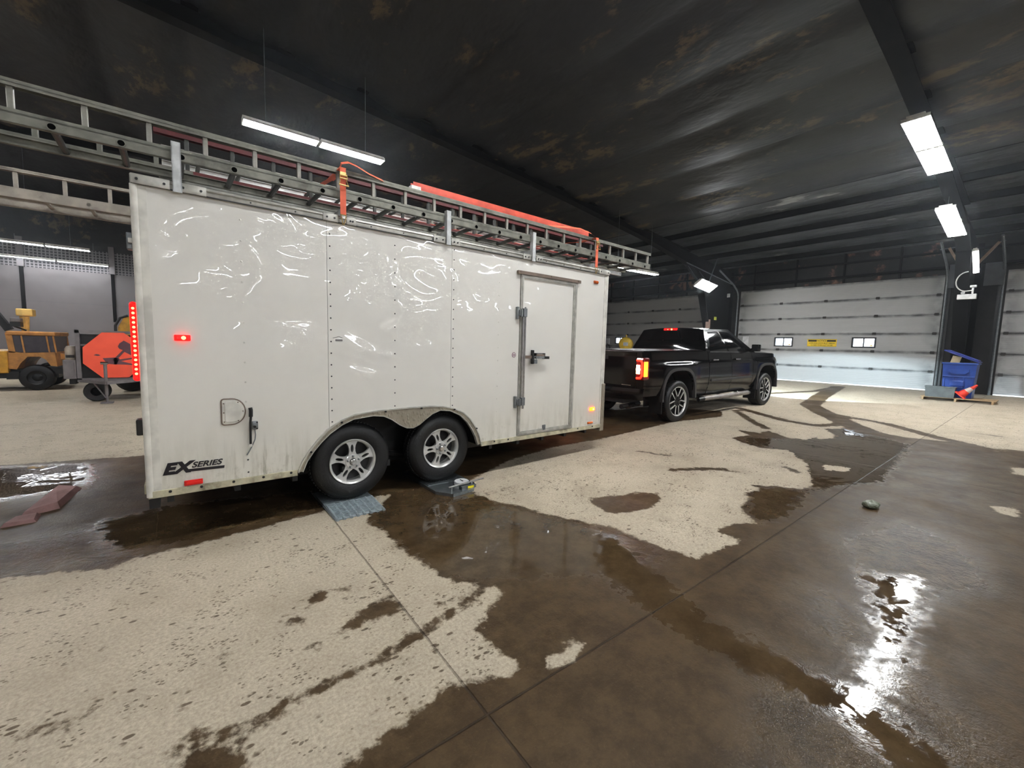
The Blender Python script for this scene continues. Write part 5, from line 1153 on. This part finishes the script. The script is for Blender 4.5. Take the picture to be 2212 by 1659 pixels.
# wheels
def truck_wheel(x, sg, phase):
    rt_ = MB(); rt_.lathe([(0.285, 0.03), (0.292, 0.004), (0.31, -0.004), (0.35, -0.010), (0.38, 0.0), (0.397, 0.02), (0.404, 0.05), (0.405, 0.14), (0.404, 0.23), (0.39, 0.27), (0.35, 0.285), (0.285, 0.26), (0.285, 0.03)], n=80)
    for k in range(60):
        q = Matrix.Rotation(-2*math.pi*k/60, 4, 'Y'); rt_.X = q
        for yy in (0.03, 0.11, 0.19): rt_.box(0.400, 0.409, yy, yy+0.05, -0.012, 0.012)
        rt_.X = Matrix()
    ty = rt_.build('tyre', M['rubber'], tk, True); ty.location = (x, sg*1.005, WR); ty.rotation_euler = (0, 0, 0 if sg < 0 else math.pi)
    b = MB(); Rr = 0.29
    b.lathe([(Rr*0.90, 0.2), (Rr*0.89, 0.06), (Rr*0.92, 0.03)], n=64, mi=1); b.lathe([(Rr*0.92, 0.03), (Rr*0.945, 0.010), (Rr, 0.0), (Rr*1.01, 0.006), (Rr*1.01, 0.03)], n=72)
    b.lathe([(0.0, 0.15), (0.26, 0.15)], n=40, mi=1); b.lathe([(0, 0.03), (0.05, 0.03), (0.055, 0.045), (0.07, 0.05), (0.075, 0.09)], n=32, mi=1)
    for k in range(5):
        a0 = phase+2*math.pi*k/5
        for s2 in (-1, 1):
            def PP(r_, w_): return (r_*math.cos(a0)-s2*w_*math.sin(a0), r_*math.sin(a0)+s2*w_*math.cos(a0))
            b.prism([PP(0.06, 0.022), PP(0.268, 0.030), PP(0.268, 0.062), PP(0.09, 0.048), PP(0.06, 0.035)], 0.022, 0.055, 'y', 1)
            b.strip([PP(0.085, 0.054), PP(0.272, 0.072)], [PP(0.09, 0.038), PP(0.272, 0.052)], 0.012, 0.024, 'y', 0)
        a1 = a0
        def Q(r_, w_): return (r_*math.cos(a1)-w_*math.sin(a1), r_*math.sin(a1)+w_*math.cos(a1))
        b.prism([Q(0.05, -0.03), Q(0.05, 0.03), Q(0.12, 0.026), Q(0.12, -0.026)], 0.024, 0.05, 'y', 1)
    b.build('rim', [M['machined'], M['black']], ty, True)
    for k in range(6):
        a = phase+R(30)+2*math.pi*k/6; n_ = MB(); n_.cyl((0.045*math.cos(a), 0.035, 0.045*math.sin(a)), (0.045*math.cos(a), 0.015, 0.045*math.sin(a)), 0.008, n=6); n_.build('lug_nut', M['black'], ty)
for sg in (-1, 1):
    truck_wheel(AX0, sg, R(54)); truck_wheel(AX1, sg, R(40))

# seat the tail end against the bed
for ch in tk.children:
    if ch.name.split('.')[0] in ('tailgate', 'tail_lamp', 'corner_panel', 'rear_bumper', 'hitch', 'exhaust_tip'): ch.location.x += 0.165
    if ch.name.split('.')[0] in ('hood', 'front_end', 'headlamp'): ch.location.x -= 0.10
# ------------------------------------------------------------------ corner by the right-hand column
FZ2 = floor_z(16.9)
pl = thing('wooden_pallet', 'low wooden pallet in front of the black column carrying the blue bin', 'pallet', (17.05, 1.64, FZ2-0.02), (0, 0, 0)); pl.scale = (0.9, 0.9, 0.9)
b = MB()
for k in range(6): b.box(-0.45+k*0.16, -0.45+k*0.16+0.11, -0.80, 0.80, 0.105, 0.125)
b.build('deck_boards', M['wood'], pl)
for y in (-0.76, 0.0, 0.72):
    b = MB(); b.box(-0.45, 0.46, y, y+0.045, 0.02, 0.105); b.build('stringer', M['wood'], pl)
PT = FZ2-0.02+0.114
bn = thing('wheeled_bin', 'blue plastic tilt bin with open lid on the pallet', 'bin', (17.25, 1.68, PT)); bn.scale = (0.92, 0.92, 0.92)
def taper(b, x0, x1, y0, y1, z0, z1, t, mi=0):
    vs = [(x0+t, y0+t, z0), (x1-t, y0+t, z0), (x1-t, y1-t, z0), (x0+t, y1-t, z0), (x0, y0, z1), (x1, y0, z1), (x1, y1, z1), (x0, y1, z1)]
    b.add(vs, [(0, 3, 2, 1), (0, 1, 5, 4), (1, 2, 6, 5), (2, 3, 7, 6), (3, 0, 4, 7)], mi)
H_ = 1.06
b = MB(); taper(b, -0.35, 0.35, -0.36, 0.36, 0.0, H_, 0.05); taper(b, -0.33, 0.33, -0.34, 0.34, 0.08, H_-0.01, 0.05)
b.box(-0.38, 0.38, -0.385, 0.385, H_-0.05, H_+0.0, 0, 0.01); b.box(-0.36, -0.30, -0.34, 0.34, 0.62, 0.66, 0, 0.01)
b.prism([(-0.22, 0.80), (-0.14, 0.72), (0.14, 0.72), (0.22, 0.80), (0.22, 0.86), (-0.22, 0.86)], -0.40, -0.33, 'x'); b.box(-0.39, -0.31, -0.14, 0.16, 0.35, 0.52, 0, 0.02)
for y in (-0.3, -0.1, 0.1, 0.3): b.box(-0.345, -0.31, y-0.015, y+0.015, 0.05, 0.62)
b.build('bin_body', M['bluebin'], bn)
b = MB(); b.X = Matrix.Translation((0.0, -0.39, H_+0.0)) @ Matrix.Rotation(R(25), 4, 'X')
b.box(-0.40, 0.40, 0, 0.84, 0, 0.035, 0, 0.012); b.box(-0.36, 0.36, 0.05, 0.79, 0.035, 0.06, 0, 0.01); b.X = Matrix(); b.build('bin_lid', M['bluelid'], bn)
b = MB(); b.X = Matrix.Rotation(R(12), 4, 'X'); b.box(-0.01, 0.01, -0.09, 0.09, 0, 0.42, 0, 0.004)
tag(b.build('cardboard_sheet', M['card'], loc=(17.02, 1.84, PT+H_-0.32)), 'upright piece of cardboard sticking out of the blue bin', 'cardboard')
b = MB(); taper(b, -0.14, 0.14, -0.30, 0.30, 0.0, 0.30, 0.015); b.box(-0.12, 0.12, -0.28, 0.28, 0.0, 0.02); b.box(-0.15, 0.15, -0.31, 0.31, 0.27, 0.30, 0, 0.006); b.box(-0.13, 0.13, -0.29, 0.29, 0.2, 0.29)
tag(b.build('crate', M['greybox'], loc=(16.71, 1.97, PT)), 'grey plastic crate on the pallet left of the traffic cone', 'crate')
cn = thing('traffic_cone', 'orange traffic cone with white band leaning on its side against the blue bin', 'traffic cone', (16.71, 1.58, PT+0.09), (R(44), 0, 0)); cn.scale = (0.9, 0.9, 0.9)
b = MB(); b.box(-0.15, 0.15, -0.15, 0.15, -0.01, 0.025, 0, 0.01); b.build('cone_base', M['cone'], cn)
b = MB(); b.lathe([(0.115, 0.02), (0.085, 0.17), (0.052, 0.33), (0.024, 0.47), (0.0, 0.475)], (0, 0, 0), 'z', n=28); b.build('cone_body', M['cone'], cn, True)
b = MB(); b.lathe([(0.083, 0.19), (0.056, 0.32)], (0, 0, 0), 'z', n=28); b.build('reflective_band', M['cone_white'], cn, True)
# column dressing near the middle door
b = MB(); b.box(-0.10, 0.10, -0.01, 0.01, -0.07, 0.07, 0, 0.009)
tag(b.build('tag_plate', M['tag'], loc=(18.68, 9.525, 2.95)), 'yellow-green tag on the column above the pickup cab', 'tag')
b = MB(); b.box(-0.02, 0.02, -0.10, 0.10, -0.25, 0.25, 0, 0.006)
tag(b.build('notice_board', M['brownboard'], loc=(17.91, 9.44, 2.60)), 'brown board hanging on the column left of the yellow-green tag', 'board')
b = MB(); b.box(-0.04, 0.0, -0.06, 0.06, -0.08, 0.08, 0, 0.01)
tag(b.build('control_box', M['exitwhite'], loc=(18.95, 9.13, 3.95)), 'small pale control box high on the wall beside the short tilted light', 'control box')
b = MB(); b.box(-0.01, 0, -0.13, 0.13, -0.20, 0.20, 0, 0.004)
tag(b.build('paper_notice', M['exitwhite'], loc=(XF+0.02, 8.72, 2.0)), 'white sheet on the middle overhead door behind the pickup windshield', 'paper')
# yellow tank machine seen over the pickup bed
yt = thing('yellow_tank', 'yellow drum-shaped tank on a stand seen over the pickup bed', 'tank', (18.3, 14.0, floor_z(18.3)))
b = MB(); b.X = Matrix.Rotation(R(35), 4, 'Z'); b.lathe([(0, -0.55), (0.22, -0.54), (0.33, -0.48), (0.36, -0.38), (0.36, 0.38), (0.33, 0.48), (0.0, 0.55)], (0, 0, 1.42), 'x', n=32); b.X = Matrix(); b.build('drum', M['tank_yellow'], yt, True)
b = MB(); b.X = Matrix.Rotation(R(35), 4, 'Z'); b.box(-0.56, -0.552, -0.12, 0.12, 1.32, 1.50); b.X = Matrix(); b.build('white_label', M['exitwhite'], yt)
for y in (-0.3, 0.3):
    b = MB(); b.X = Matrix.Rotation(R(35), 4, 'Z'); b.box(y-0.03, y+0.03, -0.3, 0.3, 0, 1.15); b.cyl((y, 0, 1.7), (y, 0, 1.9), 0.03, n=8); b.X = Matrix(); b.build('stand', M['tank_yellow'], yt)
wb = thing('wall_box', 'small white box with cable beside the yellow tank behind the trailer', 'box', (XF-0.02, 16.55, 1.75))
b = MB(); b.box(-0.1, 0.0, -0.12, 0.12, 0, 0.34, 0, 0.01); b.build('box_body', M['exitwhite'], wb)
b = MB(); b.tube([(-0.1, 0, 0), (-0.15, -0.12, -0.05), (-0.15, -0.25, -0.1), (-0.15, -0.3, -0.5), (-0.15, -0.3, -1.38)], 0.03, 6); b.build('hose', M['black'], wb)

# ------------------------------------------------------------------ vehicles at the far left
ut = thing('utility_truck', 'orange-yellow utility truck with boxy cab and dark tyre at far left', 'truck', (-3.2, 16.2, 0))
def loc2(pts): return [(x+3.2, z) for x, z in pts]
b = MB()
b.prism(loc2([(-3.70, 1.03), (-3.52, 1.0), (-3.40, 0.97), (-2.83, 1.0), (-2.80, 0.62), (-2.92, 0.64), (-3.00, 0.80), (-3.10, 0.88), (-3.32, 0.88), (-3.44, 0.72), (-3.52, 0.55), (-3.70, 0.58)]), 0.0, 1.6, 'y'); b.build('cab_lower', M['orangeyellow'], ut)
b = MB(); b.box(-0.46, 0.40, -0.02, 1.62, 1.42, 1.53, 0, 0.03); b.box(-0.46, 0.40, -0.06, -0.02, 1.44, 1.48); b.build('cab_roof', M['orangeyellow'], ut)
b = MB()
for x0, x1 in ((-0.47, -0.36), (-0.22, -0.19), (0.22, 0.25), (0.34, 0.37)):
    b.prism([(x0, 1.44), (x1, 1.44), (x1+0.04, 0.98), (x0+0.04, 0.98)], 0.0, 0.05, 'y'); b.prism([(x0, 1.44), (x1, 1.44), (x1+0.04, 0.98), (x0+0.04, 0.98)], 1.55, 1.6, 'y')
b.box(-0.42, -0.36, 0, 1.6, 0.98, 1.0); b.build('cab_pillars', M['orangeyellow'], ut)
b = MB(); b.box(-0.36, 0.36, 0.02, 0.03, 0.99, 1.44); b.box(-0.36, 0.36, 1.57, 1.58, 0.99, 1.44); b.box(0.36, 0.365, 0.03, 1.57, 0.99, 1.44); b.build('cab_windows', M['dustglass'], ut)
b = MB(); b.lathe([(0.16, 0.0), (0.18, -0.02), (0.27, -0.02), (0.315, 0.0), (0.33, 0.05), (0.33, 0.2), (0.3, 0.24), (0.16, 0.24)], (0.02, -0.02, 0.335), 'y', n=40); b.lathe([(0, 0.03), (0.05, 0.03), (0.1, 0.06), (0.165, 0.04)], (0.02, -0.02, 0.335), 'y', n=24, mi=1); b.build('wheel', [M['rubber'], M['black']], ut, True)
b = MB(); b.lathe([(0.16, 0.0), (0.27, -0.02), (0.33, 0.05), (0.33, 0.2), (0.16, 0.24)], (0.02, 1.4, 0.335), 'y', n=30); b.build('wheel', M['rubber'], ut, True)
b = MB(); b.lathe([(0.16, 0.0), (0.27, -0.02), (0.33, 0.05), (0.33, 0.2), (0.16, 0.24)], (-1.9, 0.0, 0.335), 'y', n=30); b.lathe([(0.16, 0.0), (0.27, -0.02), (0.33, 0.05), (0.33, 0.2), (0.16, 0.24)], (-1.9, 1.4, 0.335), 'y', n=30); b.build('wheel', M['rubber'], ut, True)
b = MB(); b.box(-2.8, 0.4, 0.1, 1.5, 0.32, 0.56); b.box(0.35, 0.52, 0.0, 1.6, 0.42, 0.56); b.box(-0.5, -0.28, -0.02, 0.1, 0.3, 0.5); b.build('chassis', M['black'], ut)
b = MB(); b.box(-2.6, -0.45, -0.05, 1.65, 0.46, 1.02, 0, 0.02); b.build('service_body', M['yellow'], ut)
b = MB(); b.cyl((-0.24, 0.6, 1.53), (-0.24, 0.6, 1.92), 0.07, 0.09, n=12); b.box(-0.36, -0.06, 0.42, 0.78, 1.93, 2.12, 0, 0.03); b.build('boom_head', M['paleyellow'], ut)
b = MB(); b.cyl((-0.5, 0.5, 1.55), (-0.9, 0.5, 2.35), 0.10, 0.09, n=4); b.cyl((-0.5, 0.45, 1.70), (-0.2, 0.5, 1.55), 0.02, n=6); b.build('boom_arm', M['black'], ut)
b = MB(); b.box(-0.42, -0.24, 0.2, 0.45, 1.76, 1.87, 1, 0.02); b.box(-0.42, -0.24, 0.2, 0.45, 1.64, 1.76, 0); b.build('winch', [M['black'], M['greysteel']], ut)
b = MB(); b.prism([(0.42, 0.96), (0.62, 0.93), (0.86, 0.90), (0.86, 0.86), (0.62, 0.86), (0.42, 0.80)], 0.3, 0.34, 'y'); b.tube([(0.6, 0.3, 0.9), (0.86, 0.3, 0.88), (0.93, 0.3, 0.78), (0.95, 0.3, 0.5)], 0.02, 6); b.build('front_guard', M['orangeyellow'], ut)

ot = thing('equipment_trailer', 'grey equipment trailer carrying a big orange octagonal panel', 'trailer', (-1.4, 13.0, 0))
b = MB(); b.box(-0.56, -0.49, 0.0, 0.07, 0.50, 1.585); b.box(0.60, 0.67, 0, 0.07, 0.5, 1.585); b.box(-0.56, 0.67, 0, 0.06, 1.52, 1.585); b.box(-0.56, 0.67, 0, 0.08, 0.45, 0.53); b.box(-0.49, 0.67, 0.04, 0.06, 1.24, 1.28); b.build('frame', M['greysteel'], ot)
b = MB(); b.box(-0.50, 0.62, 0.08, 1.6, 0.5, 1.5); b.build('equipment_box', M['black'], ot)
oc = [(-0.13, 1.545), (0.23, 1.55), (0.56, 1.25), (0.56, 0.85), (0.28, 0.535), (-0.16, 0.54), (-0.455, 0.86), (-0.445, 1.21)]
b = MB(); b.prism(oc, -0.035, -0.012, 'y'); op = b.build('octagonal_panel', M['octo'], ot); op['label'] = 'bright orange octagonal panel with dark shovel silhouette'
b = MB()
for pts in ([(0.12, 1.24), (0.15, 1.31), (0.225, 1.375), (0.33, 1.30), (0.335, 1.045), (0.225, 1.12), (0.20, 1.16), (0.14, 1.19)],
            [(0.20, 1.16), (0.225, 1.12), (0.06, 0.90), (0.02, 0.93)],
            [(-0.14, 0.975), (0.05, 0.99), (0.14, 0.97), (0.08, 0.83), (-0.06, 0.85), (-0.10, 0.90)],
            [(0.05, 0.93), (0.36, 0.99), (0.36, 0.96), (0.16, 0.91), (0.36, 0.84), (0.36, 0.82), (0.04, 0.84)],
            [(-0.28, 1.04), (-0.24, 1.065), (-0.20, 1.06), (-0.17, 1.035), (-0.22, 1.025)]):
    b.prism(pts, -0.039, -0.034, 'y')
b.build('shovel_silhouette', M['octo_mark'], op)
b = MB(); b.cyl((-0.07, -0.35, 0.18), (-0.07, -0.35, 0.90), 0.03, n=12); b.cyl((-0.07, -0.35, 0.02), (-0.07, -0.35, 0.3), 0.022, n=10); b.box(-0.17, 0.03, -0.45, -0.25, 0.0, 0.025); b.cyl((-0.14, -0.36, 0.88), (-0.02, -0.36, 0.88), 0.03, n=12, mi=1); b.build('jack', [M['greysteel'], M['chrome']], ot)
b = MB(); b.cyl((-0.5, 0, 0.47), (-0.05, -0.5, 0.45), 0.04, n=4); b.cyl((0.6, 0, 0.47), (-0.05, -0.5, 0.45), 0.04, n=4); b.cyl((-0.3, -0.15, 0.45), (-0.08, -0.38, 0.12), 0.014, n=6); b.build('tongue', M['greysteel'], ot)
for x in (-0.56, 0.42):
    b = MB(); b.lathe([(0.15, 0.0), (0.22, -0.01), (0.255, 0.03), (0.255, 0.18), (0.22, 0.22), (0.15, 0.22)], (0, 0, 0), 'x', n=32); b.build('wheel', M['rubber'], ot, True, loc=(x+0.1, 0.75, 0.26))
b = MB(); b.lathe([(0.10, 0.0), (0.2, -0.01), (0.22, 0.03), (0.22, 0.3), (0.2, 0.34), (0.1, 0.34)], (0, 0, 0), 'y', n=32); b.build('spare_wheel', M['rubber'], ot, True, loc=(-0.28, 0.05, 0.225))
b = MB(); b.box(-0.77, -0.57, 0.0, 0.45, 0.52, 0.93, 0, 0.01); b.box(-0.745, -0.60, -0.012, 0, 0.56, 0.88); b.box(-0.70, -0.60, 0.1, 0.4, 0.40, 0.52, 1); b.build('tool_box', [M['greysteel'], M['black']], ot)
b = MB(); b.lathe([(0, 0.0), (0.09, 0.0), (0.10, 0.03), (0.10, 0.24), (0.07, 0.30), (0, 0.31)], (-0.66, 0.2, 0.93), 'z', n=20); b.box(-0.73, -0.60, 0.09, 0.10, 0.98, 1.04, 1); b.build('pressure_tank', [simple('dusty_cream', (170, 156, 140), 0.5), M['black']], ot, True)
ld = thing('yellow_loader', 'yellow loader cab rising behind the orange octagonal panel', 'loader', (-1.15, 15.2, 0))
b = MB(); b.box(-0.35, 0.9, 0, 1.4, 0.35, 1.25, 0, 0.05); b.build('engine_body', M['yellow'], ld)
b = MB(); b.prism([(-0.34, 1.25), (-0.34, 1.7), (-0.22, 1.95), (0.0, 2.06), (0.5, 2.08), (0.8, 1.95), (0.8, 1.25)], 0.1, 1.3, 'y'); b.build('cab', M['yellow'], ld)
b = MB(); b.box(-0.02, 0.7, 0.085, 0.1, 1.3, 1.80); b.build('cab_window', M['dustglass'], ld)
b = MB(); b.tube([(-0.38, 0.05, 1.3), (-0.38, 0.05, 1.75), (-0.28, 0.05, 1.95), (-0.12, 0.05, 2.02)], 0.03, 8); b.build('guard_rail', M['black'], ld)
for x, y in ((-0.1, 0.0), (0.8, 0.0), (-0.1, 1.4), (0.8, 1.4)):
    b = MB(); b.lathe([(0.12, -0.1), (0.3, -0.12), (0.36, -0.05), (0.36, 0.1), (0.3, 0.14), (0.12, 0.12)], (0, 0, 0), 'y', n=28); b.build('wheel', M['rubber'], ld, True, loc=(x, y, 0.36))
# thin haze of exhaust hanging in the hall, seen as the glow round the lamps
hz = bpy.data.materials.new('exhaust_haze'); hz.use_nodes = True; hz.node_tree.nodes.clear()
ho_ = hz.node_tree.nodes.new('ShaderNodeOutputMaterial'); hv = hz.node_tree.nodes.new('ShaderNodeVolumeScatter')
hv.inputs['Density'].default_value = 0.0019; hv.inputs['Anisotropy'].default_value = 0.75; hv.inputs['Color'].default_value = (0.9, 0.95, 1, 1)
hz.node_tree.links.new(hv.outputs[0], ho_.inputs['Volume'])
try: hz.cycles.homogeneous_volume = True
except Exception: pass
b = MB(); b.box(XB-0.05, XF+0.05, YR-0.05, YL+0.05, -0.2, 7.55)
tag(b.build('haze', hz), 'thin exhaust haze filling the hall around the lights', 'haze', kind='stuff')
